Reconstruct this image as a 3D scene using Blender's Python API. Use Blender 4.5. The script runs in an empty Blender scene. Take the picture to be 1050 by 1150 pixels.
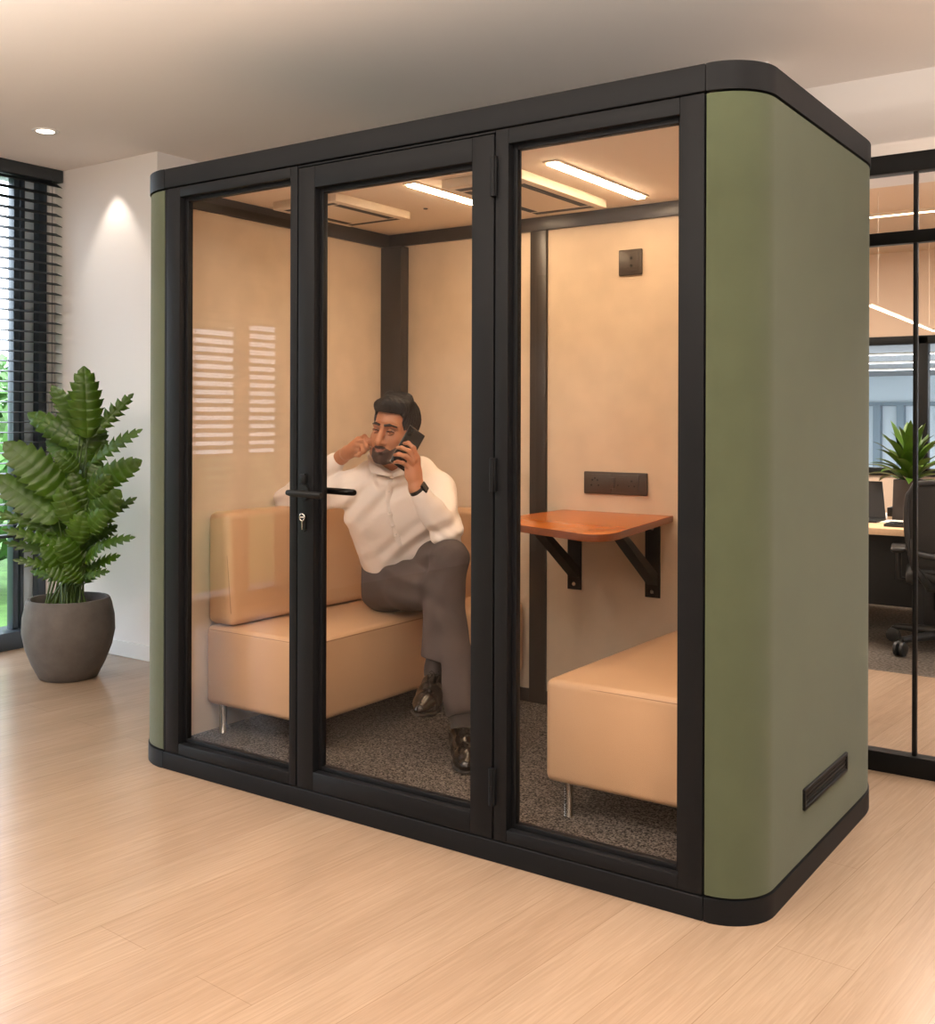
import bpy, bmesh, math, random
import numpy as np
from mathutils import Vector, Matrix
random.seed(7)
rng = np.random.default_rng(11)
S = bpy.context.scene
COL = S.collection
PI = math.pi

# ------------------------------------------------------------------ camera
CAM = Vector((1.109, -2.678, 1.3158)); YAW = -.6083; ROLL = .0031; F = 1214.02; PPY = -104.65
FW = Vector((math.sin(YAW), math.cos(YAW), 0)); RT = Vector((math.cos(YAW), -math.sin(YAW), 0)); UP = Vector((0, 0, 1))
cd = bpy.data.cameras.new('camera'); cam = bpy.data.objects.new('camera', cd); COL.objects.link(cam)
cd.sensor_fit = 'HORIZONTAL'; cd.sensor_width = 36; cd.lens = 36 * F / 1050; cd.shift_y = PPY / 1050
cd.clip_start = .05; cd.clip_end = 200
R_ = Matrix((RT, UP, -FW)).transposed() @ Matrix.Rotation(ROLL, 3, 'Z')
cam.matrix_world = Matrix.Translation(CAM) @ R_.to_4x4()
S.camera = cam


def J(px, py, d):
    """the point of the room seen at pixel (px, py) at distance d along the view axis"""
    u = px - 525; v = py - 575 - PPY; c, s = math.cos(ROLL), math.sin(ROLL)
    a = c * u + s * v; b = -s * u + c * v
    return CAM + FW * d + RT * (a / F * d) - UP * (b / F * d)


# ------------------------------------------------------------------ materials
def lin(c):
    return tuple(((x / 12.92) if x <= .04045 else ((x + .055) / 1.055) ** 2.4) for x in (v / 255 for v in c))


def mat(name, rgb, rough=.5, metal=0., bump=0., bscale=200., var=0., vscale=4., emit=0., spec=.5, sheen=0., trans=0., vstretch=None, sss=0.):
    m = bpy.data.materials.new(name); m.use_nodes = True
    nt = m.node_tree; b = nt.nodes['Principled BSDF']
    col = lin(rgb) + (1,)
    b.inputs['Base Color'].default_value = col
    b.inputs['Roughness'].default_value = rough; b.inputs['Metallic'].default_value = metal
    b.inputs['Specular IOR Level'].default_value = spec
    if sheen: b.inputs['Sheen Weight'].default_value = sheen
    if sss:
        b.inputs['Subsurface Weight'].default_value = sss; b.inputs['Subsurface Radius'].default_value = (.01, .004, .002)
    if emit:
        b.inputs['Emission Color'].default_value = col; b.inputs['Emission Strength'].default_value = emit
    if bump or var:
        tc = nt.nodes.new('ShaderNodeTexCoord')
        src = tc.outputs['Object']
        if vstretch:
            mp = nt.nodes.new('ShaderNodeMapping'); mp.inputs['Scale'].default_value = vstretch
            nt.links.new(src, mp.inputs['Vector']); src = mp.outputs['Vector']
    if bump:
        n = nt.nodes.new('ShaderNodeTexNoise'); n.inputs['Scale'].default_value = bscale; n.inputs['Detail'].default_value = 3
        bp = nt.nodes.new('ShaderNodeBump'); bp.inputs['Strength'].default_value = bump; bp.inputs['Distance'].default_value = .004
        nt.links.new(src, n.inputs['Vector']); nt.links.new(n.outputs['Fac'], bp.inputs['Height']); nt.links.new(bp.outputs['Normal'], b.inputs['Normal'])
    if var:
        n2 = nt.nodes.new('ShaderNodeTexNoise'); n2.inputs['Scale'].default_value = vscale; n2.inputs['Detail'].default_value = 5
        rp = nt.nodes.new('ShaderNodeValToRGB')
        rp.color_ramp.elements[0].position = .3; rp.color_ramp.elements[1].position = .7
        rp.color_ramp.elements[0].color = tuple(c * (1 - var) for c in col[:3]) + (1,)
        rp.color_ramp.elements[1].color = tuple(min(1, c * (1 + var)) for c in col[:3]) + (1,)
        nt.links.new(src, n2.inputs['Vector']); nt.links.new(n2.outputs['Fac'], rp.inputs['Fac']); nt.links.new(rp.outputs['Color'], b.inputs['Base Color'])
    return m


def emis(name, rgb, st):
    m = bpy.data.materials.new(name); m.use_nodes = True; nt = m.node_tree; nt.nodes.clear()
    e = nt.nodes.new('ShaderNodeEmission'); e.inputs['Color'].default_value = lin(rgb) + (1,); e.inputs['Strength'].default_value = st
    o = nt.nodes.new('ShaderNodeOutputMaterial'); nt.links.new(e.outputs[0], o.inputs[0]); return m


def glass(name, ior=1.5, tint=(255, 255, 255)):
    m = bpy.data.materials.new(name); m.use_nodes = True; nt = m.node_tree; nt.nodes.clear()
    t = nt.nodes.new('ShaderNodeBsdfTransparent'); t.inputs['Color'].default_value = lin(tint) + (1,)
    g = nt.nodes.new('ShaderNodeBsdfGlossy'); g.inputs['Roughness'].default_value = .0
    f = nt.nodes.new('ShaderNodeFresnel'); f.inputs['IOR'].default_value = ior
    geo = nt.nodes.new('ShaderNodeNewGeometry')
    # the same air-to-glass reflectance on both faces of the pane
    ff = nt.nodes.new('ShaderNodeMath'); ff.operation = 'MULTIPLY_ADD'; ff.inputs[1].default_value = (1 / ior - ior); ff.inputs[2].default_value = ior
    nt.links.new(geo.outputs['Backfacing'], ff.inputs[0]); nt.links.new(ff.outputs[0], f.inputs['IOR'])
    f2 = f
    mx = nt.nodes.new('ShaderNodeMixShader'); o = nt.nodes.new('ShaderNodeOutputMaterial')
    nt.links.new(f2.outputs[0], mx.inputs[0]); nt.links.new(t.outputs[0], mx.inputs[1]); nt.links.new(g.outputs[0], mx.inputs[2])
    nt.links.new(mx.outputs[0], o.inputs[0]); return m


def wood_floor():
    m = bpy.data.materials.new('oak_plank_floor'); m.use_nodes = True; nt = m.node_tree; N = nt.nodes; L = nt.links; b = N['Principled BSDF']
    tc = N.new('ShaderNodeTexCoord'); mp = N.new('ShaderNodeMapping'); mp.inputs['Rotation'].default_value = (0, 0, PI / 2 + math.radians(4))
    L.new(tc.outputs['Object'], mp.inputs['Vector'])
    br = N.new('ShaderNodeTexBrick'); br.offset = .37; br.inputs['Scale'].default_value = 1; br.inputs['Brick Width'].default_value = 1.6; br.inputs['Row Height'].default_value = .2
    br.inputs['Mortar Size'].default_value = .0012; br.inputs['Mortar Smooth'].default_value = .2
    br.inputs['Color1'].default_value = lin((166, 143, 121)) + (1,); br.inputs['Color2'].default_value = lin((161, 137, 115)) + (1,); br.inputs['Mortar'].default_value = lin((146, 122, 100)) + (1,)
    L.new(mp.outputs[0], br.inputs['Vector'])
    mp2 = N.new('ShaderNodeMapping'); mp2.inputs['Scale'].default_value = (1.2, 26, 1); L.new(mp.outputs[0], mp2.inputs['Vector'])
    n = N.new('ShaderNodeTexNoise'); n.inputs['Scale'].default_value = 3; n.inputs['Detail'].default_value = 8; n.inputs['Distortion'].default_value = 1.4; L.new(mp2.outputs[0], n.inputs['Vector'])
    rp = N.new('ShaderNodeValToRGB'); rp.color_ramp.elements[0].position = .35; rp.color_ramp.elements[1].position = .68
    rp.color_ramp.elements[0].color = (.78, .75, .72, 1); rp.color_ramp.elements[1].color = (1.06, 1.06, 1.07, 1); L.new(n.outputs['Fac'], rp.inputs[0])
    mp3 = N.new('ShaderNodeMapping'); mp3.inputs['Scale'].default_value = (.5, 2.2, 1); L.new(mp.outputs[0], mp3.inputs['Vector'])
    n3 = N.new('ShaderNodeTexNoise'); n3.inputs['Scale'].default_value = 2.2; n3.inputs['Detail'].default_value = 3; L.new(mp3.outputs[0], n3.inputs['Vector'])
    rp3 = N.new('ShaderNodeValToRGB'); rp3.color_ramp.elements[0].position = .3; rp3.color_ramp.elements[1].position = .7
    rp3.color_ramp.elements[0].color = (.9, .88, .86, 1); rp3.color_ramp.elements[1].color = (1.04, 1.04, 1.04, 1); L.new(n3.outputs['Fac'], rp3.inputs[0])
    m1 = N.new('ShaderNodeMixRGB'); m1.blend_type = 'MULTIPLY'; m1.inputs[0].default_value = .55; L.new(br.outputs['Color'], m1.inputs[1]); L.new(rp.outputs[0], m1.inputs[2])
    m2 = N.new('ShaderNodeMixRGB'); m2.blend_type = 'MULTIPLY'; m2.inputs[0].default_value = .8; L.new(m1.outputs[0], m2.inputs[1]); L.new(rp3.outputs[0], m2.inputs[2])
    L.new(m2.outputs[0], b.inputs['Base Color'])
    b.inputs['Roughness'].default_value = .25; b.inputs['Specular IOR Level'].default_value = .5
    bp = N.new('ShaderNodeBump'); bp.inputs['Strength'].default_value = .08; bp.inputs['Distance'].default_value = .003; L.new(n.outputs['Fac'], bp.inputs['Height']); L.new(bp.outputs[0], b.inputs['Normal'])
    return m


def carpet_mat(name, a, bcol, sc=220):
    m = bpy.data.materials.new(name); m.use_nodes = True; nt = m.node_tree; N = nt.nodes; L = nt.links; b = N['Principled BSDF']
    tc = N.new('ShaderNodeTexCoord'); n = N.new('ShaderNodeTexNoise'); n.inputs['Scale'].default_value = sc; n.inputs['Detail'].default_value = 2; L.new(tc.outputs['Object'], n.inputs['Vector'])
    rp = N.new('ShaderNodeValToRGB'); rp.color_ramp.elements[0].position = .38; rp.color_ramp.elements[1].position = .64
    rp.color_ramp.elements[0].color = lin(a) + (1,); rp.color_ramp.elements[1].color = lin(bcol) + (1,); L.new(n.outputs['Fac'], rp.inputs[0]); L.new(rp.outputs[0], b.inputs['Base Color'])
    bp = N.new('ShaderNodeBump'); bp.inputs['Strength'].default_value = .5; bp.inputs['Distance'].default_value = .006; L.new(n.outputs['Fac'], bp.inputs['Height']); L.new(bp.outputs[0], b.inputs['Normal'])
    b.inputs['Roughness'].default_value = .95; b.inputs['Specular IOR Level'].default_value = .1
    return m


M = dict(
    floor=wood_floor(),
    ceiling=mat('ceiling_paint', (234, 226, 220), .9),
    wall=mat('white_wall_paint', (232, 226, 222), .85, bump=.05, bscale=90),
    base=mat('white_baseboard', (228, 224, 220), .5),
    black=mat('charcoal_metal', (22, 23, 25), .5, spec=.12, bump=.02, bscale=900),
    blackin=mat('dark_brown_interior_trim', (50, 45, 42), .4),
    blind=mat('charcoal_blind', (38, 44, 48), .5),
    green=mat('sage_green_felt', (75, 82, 61), .92, bump=.35, bscale=900, var=.05, vscale=7, sheen=.15, spec=.2),
    felt=mat('beige_wall_fabric', (212, 193, 170), .95, bump=.25, bscale=500, var=.05, vscale=9, spec=.15, sheen=.1),
    podceil=mat('pod_ceiling_paint', (230, 214, 194), .85),
    carpet=carpet_mat('grey_loop_carpet', (34, 31, 29), (118, 110, 102), 165),
    carpet2=carpet_mat('office_carpet', (70, 64, 58), (104, 96, 88), 60),
    sofa=mat('tan_leatherette', (196, 158, 122), .48, bump=.08, bscale=420, var=.03, vscale=6),
    seam=mat('tan_stitching', (150, 114, 82), .7),
    chrome=mat('brushed_steel', (190, 185, 178), .22, 1.),
    wood=mat('orange_varnished_wood', (190, 102, 20), .25, var=.12, vscale=5, vstretch=(2, 14, 14)),
    woodedge=mat('wood_edge_band', (112, 56, 22), .4, var=.18, vscale=9, vstretch=(3, 3, 30)),
    bracket=mat('black_bracket_steel', (17, 17, 17), .5, spec=.22),
    socket=mat('dark_socket_plastic', (70, 62, 56), .35),
    hole=mat('socket_hole', (14, 13, 12), .7),
    whitepl=mat('cream_plastic', (220, 205, 184), .5),
    lens=emis('warm_light_lens', (255, 222, 182), 64),
    glass=glass('clear_glass', 1.27),
    pot=mat('dark_concrete', (92, 86, 82), .75, bump=.3, bscale=60, var=.14, vscale=14),
    soil=mat('bark_mulch', (96, 58, 38), .95, bump=.9, bscale=90, var=.35, vscale=60),
    leaf=mat('leaf_green', (60, 92, 10), .4, var=.35, vscale=7),
    stem=mat('stem_green', (62, 84, 30), .5),
    skin=mat('skin', (178, 120, 86), .5, sss=.12, var=.03, vscale=20),
    lip=mat('lip', (134, 82, 66), .55),
    hair=mat('black_hair', (17, 13, 12), .5, spec=.3),
    beard=mat('short_beard', (66, 44, 33), .8, bump=.2, bscale=500),
    eyew=mat('eye_white', (150, 128, 112), .3),
    iris=mat('eye_iris', (14, 9, 7), .25),
    shirt=mat('white_cotton_shirt', (240, 230, 222), .85, bump=.06, bscale=900, sheen=.1),
    button=mat('shirt_button', (215, 205, 195), .35),
    trouser=mat('taupe_trouser_wool', (76, 66, 63), .9),
    belt=mat('dark_belt', (36, 31, 30), .5),
    sock=mat('dark_sock', (46, 40, 38), .95),
    shoe=mat('black_polished_leather', (17, 12, 9), .2, spec=.5),
    sole=mat('black_rubber_sole', (20, 17, 15), .6),
    phone=mat('black_phone_glass', (18, 18, 20), .18),
    watch=mat('black_watch_rubber', (17, 17, 18), .45),
    deskw=mat('pale_desk_laminate', (214, 178, 140), .4, var=.06, vscale=4, vstretch=(12, 1, 12)),
    deskd=mat('desk_dark_panel', (30, 29, 30), .6),
    mesh=mat('chair_black_mesh', (36, 33, 31), .8, bump=.6, bscale=300),
    plastic=mat('chair_black_plastic', (30, 30, 31), .42),
    paper=mat('paper', (235, 228, 215), .8),
    planter=mat('charcoal_planter', (58, 51, 48), .6),
    tanwall=mat('tan_office_wall', (224, 198, 174), .85),
    tanceil=mat('tan_office_ceiling', (226, 200, 174), .85),
    greyceil=mat('grey_far_ceiling', (150, 152, 154), .8),
    bluewall=mat('pale_blue_far_wall', (212, 224, 232), .7),
    coolstrip=emis('cool_strip_lens', (240, 248, 255), 9),
    warmstrip=emis('warm_strip_lens', (255, 226, 188), 9),
    dlens=emis('downlight_lens', (255, 236, 208), 22),
    tree=mat('tree_leaf', (96, 140, 74), .6, var=.35, vscale=3),
    trunk=mat('tree_bark', (78, 62, 48), .9, bump=.5, bscale=30),
    grass=mat('lawn', (86, 124, 58), .9, var=.3, vscale=6),
    winlit=mat('daylit_window_return', (206, 220, 230), .45),  # daylight on the frame return, put in as pale blue colour
    winframe=mat('window_frame_aluminium', (62, 72, 82), .32, .2),
)

# ------------------------------------------------------------------ building helpers
WL = {}


def link(o, parent=None):
    COL.objects.link(o)
    if parent is not None: o.parent = parent
    return o


def off(parent):
    return WL.get(parent.name, Vector((0, 0, 0))) if parent is not None else Vector((0, 0, 0))


def thing(name, label, cat, loc=(0, 0, 0), group=None):
    o = bpy.data.objects.new(name, None); o.empty_display_size = .1; link(o); o.location = loc; WL[o.name] = Vector(loc)
    tag(o, label, cat, group); return o


def tag(o, label, cat, group=None):
    o['label'] = label; o['category'] = cat
    if group: o['group'] = group
    return o


def fin(name, bm, m, parent=None, smooth=None, matfn=None):
    """link a bmesh as one object; smooth = angle in degrees under which edges shade smooth"""
    bmesh.ops.recalc_face_normals(bm, faces=bm.faces)
    o_ = off(parent)
    if o_.length: bmesh.ops.translate(bm, vec=-o_, verts=bm.verts)
    me = bpy.data.meshes.new(name)
    if smooth is not None:
        for f in bm.faces: f.smooth = True
        a = math.radians(smooth)
        for e in bm.edges:
            e.smooth = not (len(e.link_faces) == 2 and e.calc_face_angle(0) > a)
    bm.to_mesh(me); bm.free()
    for mm in (m if isinstance(m, (list, tuple)) else [m]): me.materials.append(mm)
    o = bpy.data.objects.new(name, me); link(o, parent); WL[o.name] = o_
    return o


def struct(name, bm, m, parent=None, smooth=None, label=None):
    o = fin(name, bm, m, parent, smooth)
    if parent is None:
        o['kind'] = 'structure'
        if label: o['label'] = label
    return o


def box(bm, x0, x1, y0, y1, z0, z1, bev=0., seg=2, mi=0):
    vs = [bm.verts.new(p) for p in ((x0, y0, z0), (x1, y0, z0), (x1, y1, z0), (x0, y1, z0), (x0, y0, z1), (x1, y0, z1), (x1, y1, z1), (x0, y1, z1))]
    fs = [bm.faces.new([vs[i] for i in q]) for q in ((3, 2, 1, 0), (4, 5, 6, 7), (0, 1, 5, 4), (1, 2, 6, 5), (2, 3, 7, 6), (3, 0, 4, 7))]
    for f in fs: f.material_index = mi
    if bev:
        es = list({e for f in fs for e in f.edges})
        bmesh.ops.bevel(bm, geom=es, offset=bev, segments=seg, profile=.5, affect='EDGES')
    return vs


def nb(): return bmesh.new()


def boxo(name, m, parent, x0, x1, y0, y1, z0, z1, bev=.002, seg=2):
    bm = nb(); box(bm, x0, x1, y0, y1, z0, z1, bev, seg); return fin(name, bm, m, parent, smooth=40 if bev else None)


def basis(d):
    d = Vector(d).normalized(); a = Vector((0, 0, 1)) if abs(d.z) < .9 else Vector((1, 0, 0))
    u = d.cross(a).normalized(); return u, d.cross(u).normalized(), d


def tube(bm, pts, r, n=10, cap=True, mi=0):
    pts = [Vector(p) for p in pts]; rs = r if isinstance(r, (list, tuple)) else [r] * len(pts)
    rings = []; u = None
    for i, p in enumerate(pts):
        d = (pts[min(i + 1, len(pts) - 1)] - pts[max(i - 1, 0)]).normalized()
        if u is None: u, v, _ = basis(d)
        else:
            u = (u - d * u.dot(d)).normalized(); v = d.cross(u)
        rings.append([bm.verts.new(p + (u * math.cos(2 * PI * k / n) + v * math.sin(2 * PI * k / n)) * rs[i]) for k in range(n)])
    for a, b in zip(rings, rings[1:]):
        for k in range(n):
            f = bm.faces.new((a[k], a[(k + 1) % n], b[(k + 1) % n], b[k])); f.material_index = mi
    if cap:
        bm.faces.new(rings[0][::-1]).material_index = mi; bm.faces.new(rings[-1]).material_index = mi


def cyl(bm, c, r, h, axis=(0, 0, 1), n=24, mi=0):
    c = Vector(c); a = Vector(axis).normalized(); tube(bm, [c, c + a * h], r, n, True, mi)


def lathe(bm, c, prof, n=48, mi=0):
    c = Vector(c); rings = []
    for r, z in prof:
        if r < 1e-6: rings.append([bm.verts.new(c + Vector((0, 0, z)))])
        else: rings.append([bm.verts.new(c + Vector((r * math.cos(2 * PI * k / n), r * math.sin(2 * PI * k / n), z))) for k in range(n)])
    for a, b in zip(rings, rings[1:]):
        for k in range(n):
            k2 = (k + 1) % n
            if len(a) == 1 and len(b) > 1: bm.faces.new((a[0], b[k2], b[k])).material_index = mi
            elif len(b) == 1 and len(a) > 1: bm.faces.new((a[k], a[k2], b[0])).material_index = mi
            elif len(a) > 1: bm.faces.new((a[k], a[k2], b[k2], b[k])).material_index = mi


def prism(bm, poly, z0, z1, bev=0., seg=2, mi=0):
    """closed plan polygon extruded upwards"""
    lo = [bm.verts.new((x, y, z0)) for x, y in poly]; hi = [bm.verts.new((x, y, z1)) for x, y in poly]
    n = len(poly); fs = [bm.faces.new(lo[::-1]), bm.faces.new(hi)]
    for i in range(n): fs.append(bm.faces.new((lo[i], lo[(i + 1) % n], hi[(i + 1) % n], hi[i])))
    for f in fs: f.material_index = mi
    if bev:
        es = list({e for f in fs[:2] for e in f.edges}); bmesh.ops.bevel(bm, geom=es, offset=bev, segments=seg, profile=.5, affect='EDGES')


def strip_solid(bm, outer, inner, z0, z1):
    """a wall of given plan thickness following a path"""
    prism(bm, outer + inner[::-1], z0, z1)


def arc(cx, cy, r, a0, a1, n):
    return [(cx + r * math.cos(math.radians(a0 + (a1 - a0) * i / n)), cy + r * math.sin(math.radians(a0 + (a1 - a0) * i / n))) for i in range(n + 1)]


def ring_frame(bm, ox0, ox1, oz0, oz1, ix0, ix1, iz0, iz1, y0, y1, bev=.002):
    """a rectangular frame in the XZ plane, from y0 (front) to y1"""
    box(bm, ox0, ix0, y0, y1, oz0, oz1, bev); box(bm, ix1, ox1, y0, y1, oz0, oz1, bev)
    box(bm, ix0, ix1, y0, y1, iz1, oz1, bev); box(bm, ix0, ix1, y0, y1, oz0, iz0, bev)


def copy_tree(o, parent=None):
    c = o.copy(); COL.objects.link(c)
    if parent is not None: c.parent = parent
    for ch in list(o.children): copy_tree(ch, c)
    return c


def area(name, loc, size, power, rgb, rot=(0, 0, 0), sy=None, shape='RECTANGLE', spread=PI):
    l = bpy.data.lights.new(name, 'AREA'); l.shape = shape if sy or shape == 'DISK' else 'SQUARE'; l.size = size
    if sy: l.size_y = sy
    l.energy = power; l.color = rgb; l.spread = spread
    o = bpy.data.objects.new(name, l); COL.objects.link(o); o.location = loc; o.rotation_euler = rot; return o


# ------------------------------------------------------------------ implicit surfaces (for the person and his clothes)
class Field:
    def __init__(s, lo, hi, h):
        s.lo = np.array(lo, float); s.h = h; s.n = np.ceil((np.array(hi) - s.lo) / h).astype(int) + 1
        s.f = np.full(s.n, .2, np.float32)
        s.ax = [(s.lo[i] + h * np.arange(s.n[i])).astype(np.float32) for i in range(3)]

    def win(s, lo, hi):
        a = np.clip(np.floor((np.array(lo) - s.lo) / s.h).astype(int), 0, s.n - 1); b = np.clip(np.ceil((np.array(hi) - s.lo) / s.h).astype(int) + 1, 1, s.n)
        sl = tuple(slice(int(a[i]), int(max(b[i], a[i] + 1))) for i in range(3))
        X = s.ax[0][sl[0]][:, None, None]; Y = s.ax[1][sl[1]][None, :, None]; Z = s.ax[2][sl[2]][None, None, :]
        return sl, X, Y, Z

    def put(s, lo, hi, fn, k, mode='add'):
        mg = k + 4 * s.h
        sl, X, Y, Z = s.win(np.array(lo) - mg, np.array(hi) + mg)
        d = fn(X, Y, Z).astype(np.float32); a = s.f[sl]
        if mode == 'add':
            if k > 0:
                hh = np.maximum(k - np.abs(a - d), 0) / k; s.f[sl] = np.minimum(a, d) - hh * hh * k * .25
            else: s.f[sl] = np.minimum(a, d)
        else:
            d = -d
            if k > 0:
                hh = np.maximum(k - np.abs(a - d), 0) / k; s.f[sl] = np.maximum(a, d) + hh * hh * k * .25
            else: s.f[sl] = np.maximum(a, d)

    def cap(s, a, b, ra, rb=None, k=.015, mode='add', flat=None):
        a = np.array(a, float); b = np.array(b, float); rb = ra if rb is None else rb
        R = max(ra, rb); v = b - a; L2 = float(v @ v) + 1e-12

        def fn(X, Y, Z):
            px, py, pz = X - a[0], Y - a[1], Z - a[2]
            t = np.clip((px * v[0] + py * v[1] + pz * v[2]) / L2, 0, 1)
            dx, dy, dz = px - t * v[0], py - t * v[1], pz - t * v[2]
            d2 = dx * dx + dy * dy + dz * dz
            if flat is not None:   # squash along a direction
                n, q = flat; w = dx * n[0] + dy * n[1] + dz * n[2]; d2 = d2 + w * w * (1 / (q * q) - 1)
                return (np.sqrt(d2) - (ra + (rb - ra) * t)) * (.5 + .5 * q)
            return np.sqrt(d2) - (ra + (rb - ra) * t)
        s.put(np.minimum(a, b) - R, np.maximum(a, b) + R, fn, k, mode)

    def chain(s, pts, rs, k=.01, mode='add'):
        for i in range(len(pts) - 1): s.cap(pts[i], pts[i + 1], rs[i], rs[i + 1], k, mode)

    def ell(s, c, r, A=None, k=.015, mode='add'):
        """ellipsoid; A = 3x3 whose rows are its axes"""
        c = np.array(c, float); r = np.array(r, float); A = np.eye(3) if A is None else np.array(A, float)

        def fn(X, Y, Z):
            px, py, pz = X - c[0], Y - c[1], Z - c[2]
            q = [A[i][0] * px + A[i][1] * py + A[i][2] * pz for i in range(3)]
            k0 = np.sqrt(sum((q[i] / r[i]) ** 2 for i in range(3))) + 1e-9; k1 = np.sqrt(sum((q[i] / r[i] ** 2) ** 2 for i in range(3))) + 1e-9
            return k0 * (k0 - 1) / k1
        R = r.max(); s.put(c - R, c + R, fn, k, mode)

    def rbox(s, c, half, A=None, rad=.01, k=.01, mode='add'):
        c = np.array(c, float); half = np.array(half, float) - rad; A = np.eye(3) if A is None else np.array(A, float)

        def fn(X, Y, Z):
            px, py, pz = X - c[0], Y - c[1], Z - c[2]
            q = [np.abs(A[i][0] * px + A[i][1] * py + A[i][2] * pz) - half[i] for i in range(3)]
            o = np.sqrt(sum(np.maximum(x, 0) ** 2 for x in q)); return o + np.minimum(np.maximum(np.maximum(q[0], q[1]), q[2]), 0) - rad
        R = np.linalg.norm(half) + rad; s.put(c - R, c + R, fn, k, mode)

    def mesh(s):
        f = s.f; sg = f < 0; n = s.n - 1
        cnt = np.zeros(n, np.uint8)
        offs = [(i, j, k) for i in (0, 1) for j in (0, 1) for k in (0, 1)]
        for i, j, k in offs: cnt += sg[i:i + n[0], j:j + n[1], k:k + n[2]]
        ijk = np.argwhere((cnt > 0) & (cnt < 8)); idx = np.full(n, -1, np.int32); idx[tuple(ijk.T)] = np.arange(len(ijk))
        acc = np.zeros((len(ijk), 3)); num = np.zeros(len(ijk))
        cv = {o: f[ijk[:, 0] + o[0], ijk[:, 1] + o[1], ijk[:, 2] + o[2]] for o in offs}
        for o in offs:
            for ax in range(3):
                if o[ax]: continue
                o2 = tuple(1 if q == ax else o[q] for q in range(3)); f0, f1 = cv[o], cv[o2]; msk = (f0 < 0) != (f1 < 0)
                t = np.where(msk, f0 / np.where(f0 == f1, 1, f0 - f1), 0)
                pos = np.array(o, float)[None] + np.eye(3)[ax][None] * t[:, None]
                acc += pos * msk[:, None]; num += msk
        V = s.lo + (ijk + acc / np.maximum(num, 1)[:, None]) * s.h
        Q = []
        for ax in range(3):
            a1, a2 = (ax + 1) % 3, (ax + 2) % 3
            lo_ = [slice(None)] * 3; hi_ = [slice(None)] * 3; lo_[ax] = slice(0, -1); hi_[ax] = slice(1, None)
            e = np.argwhere(sg[tuple(lo_)] != sg[tuple(hi_)])
            e = e[(e[:, a1] > 0) & (e[:, a2] > 0) & (e[:, a1] < n[a1]) & (e[:, a2] < n[a2])]
            if not len(e): continue
            ins = sg[tuple(e.T)]

            def cell(d1, d2):
                c = e.copy(); c[:, a1] += d1; c[:, a2] += d2; return idx[tuple(c.T)]
            q = np.stack([cell(-1, -1), cell(0, -1), cell(0, 0), cell(-1, 0)], 1); q[~ins] = q[~ins][:, ::-1]; Q.append(q)
        Q = np.concatenate(Q); Q = Q[(Q >= 0).all(1)]
        return V, Q


def npmesh(name, V, Q, mats, parent=None, mi=None, relax=1):
    V = V.copy()
    if relax:   # light Laplacian smoothing
        for _ in range(relax):
            a = np.zeros_like(V); c = np.zeros(len(V))
            for i in range(4):
                p, q = Q[:, i], Q[:, (i + 1) % 4]
                for k in range(3): a[:, k] += np.bincount(p, V[q, k], len(V)) + np.bincount(q, V[p, k], len(V))
                c += np.bincount(p, minlength=len(V)) + np.bincount(q, minlength=len(V))
            V = V * .5 + .5 * a / np.maximum(c, 1)[:, None]
    o_ = off(parent); V = V - np.array(o_)
    me = bpy.data.meshes.new(name); me.vertices.add(len(V)); me.vertices.foreach_set('co', V.ravel().astype(np.float32))
    me.loops.add(Q.size); me.loops.foreach_set('vertex_index', Q.ravel().astype(np.int32)); me.polygons.add(len(Q))
    me.polygons.foreach_set('loop_start', np.arange(0, Q.size, 4, dtype=np.int32)); me.polygons.foreach_set('loop_total', np.full(len(Q), 4, np.int32))
    me.polygons.foreach_set('use_smooth', np.ones(len(Q), bool))
    for m_ in (mats if isinstance(mats, (list, tuple)) else [mats]): me.materials.append(m_)
    if mi is not None: me.polygons.foreach_set('material_index', mi.astype(np.int32))
    me.update(calc_edges=True); me.validate()
    o = bpy.data.objects.new(name, me); link(o, parent); WL[o.name] = o_
    return o

# ------------------------------------------------------------------ the room
CH = 2.75
XL = -4.5          # window wall
YB = 1.14          # white wall beside the pod
YP = 1.555         # glass partition
bm = nb(); box(bm, -4.7, 5.2, -6.7, 3.22, -.12, 0); struct('floor', bm, M['floor'], label='pale oak plank floor with a soft sheen')
bm = nb(); box(bm, -5, 5.2, 3.22, 7.1, -.12, 0); struct('floor_office', bm, M['carpet2'], label='brown grey carpet under the desk behind the glass')
bm = nb(); box(bm, -4.7, 5.2, -6.7, 2.1, CH, CH + .12); struct('ceiling', bm, M['ceiling'], label='plain painted ceiling')
# white wall beside the pod and the recess behind it
bm = nb(); box(bm, XL - .2, -3.59, YB, YB + .12, 0, CH); box(bm, -3.71, -3.59, YB + .12, 2.7, 0, CH); box(bm, -3.71, -.42, 2.6, 2.7, 0, CH); box(bm, -.5, -.38, YP, 2.7, 0, CH)
struct('wall_back', bm, M['wall'], label='white wall with a warm light scallop beside the window')
bm = nb(); box(bm, XL, -3.59, YB - .014, YB, 0, .085, .003); struct('baseboard_back', bm, M['base'], label='white baseboard along the white wall')
bm = nb(); box(bm, -.38, 5.2, 2.0, 2.1, 2.35, CH); box(bm, -.38, 5.2, YP - .03, 2.1, 2.305, 2.35); struct('wall_bulkhead', bm, M['wall'], label='plain white bulkhead above the glass partition')
bm = nb(); box(bm, 5.0, 5.2, -6.7, YP, 0, CH); struct('wall_right', bm, M['wall'])
bm = nb(); box(bm, -4.7, 5.2, -6.7, -6.5, 0, CH); struct('wall_front', bm, mat('grey_wall_paint', (120, 112, 106), .9))
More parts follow.
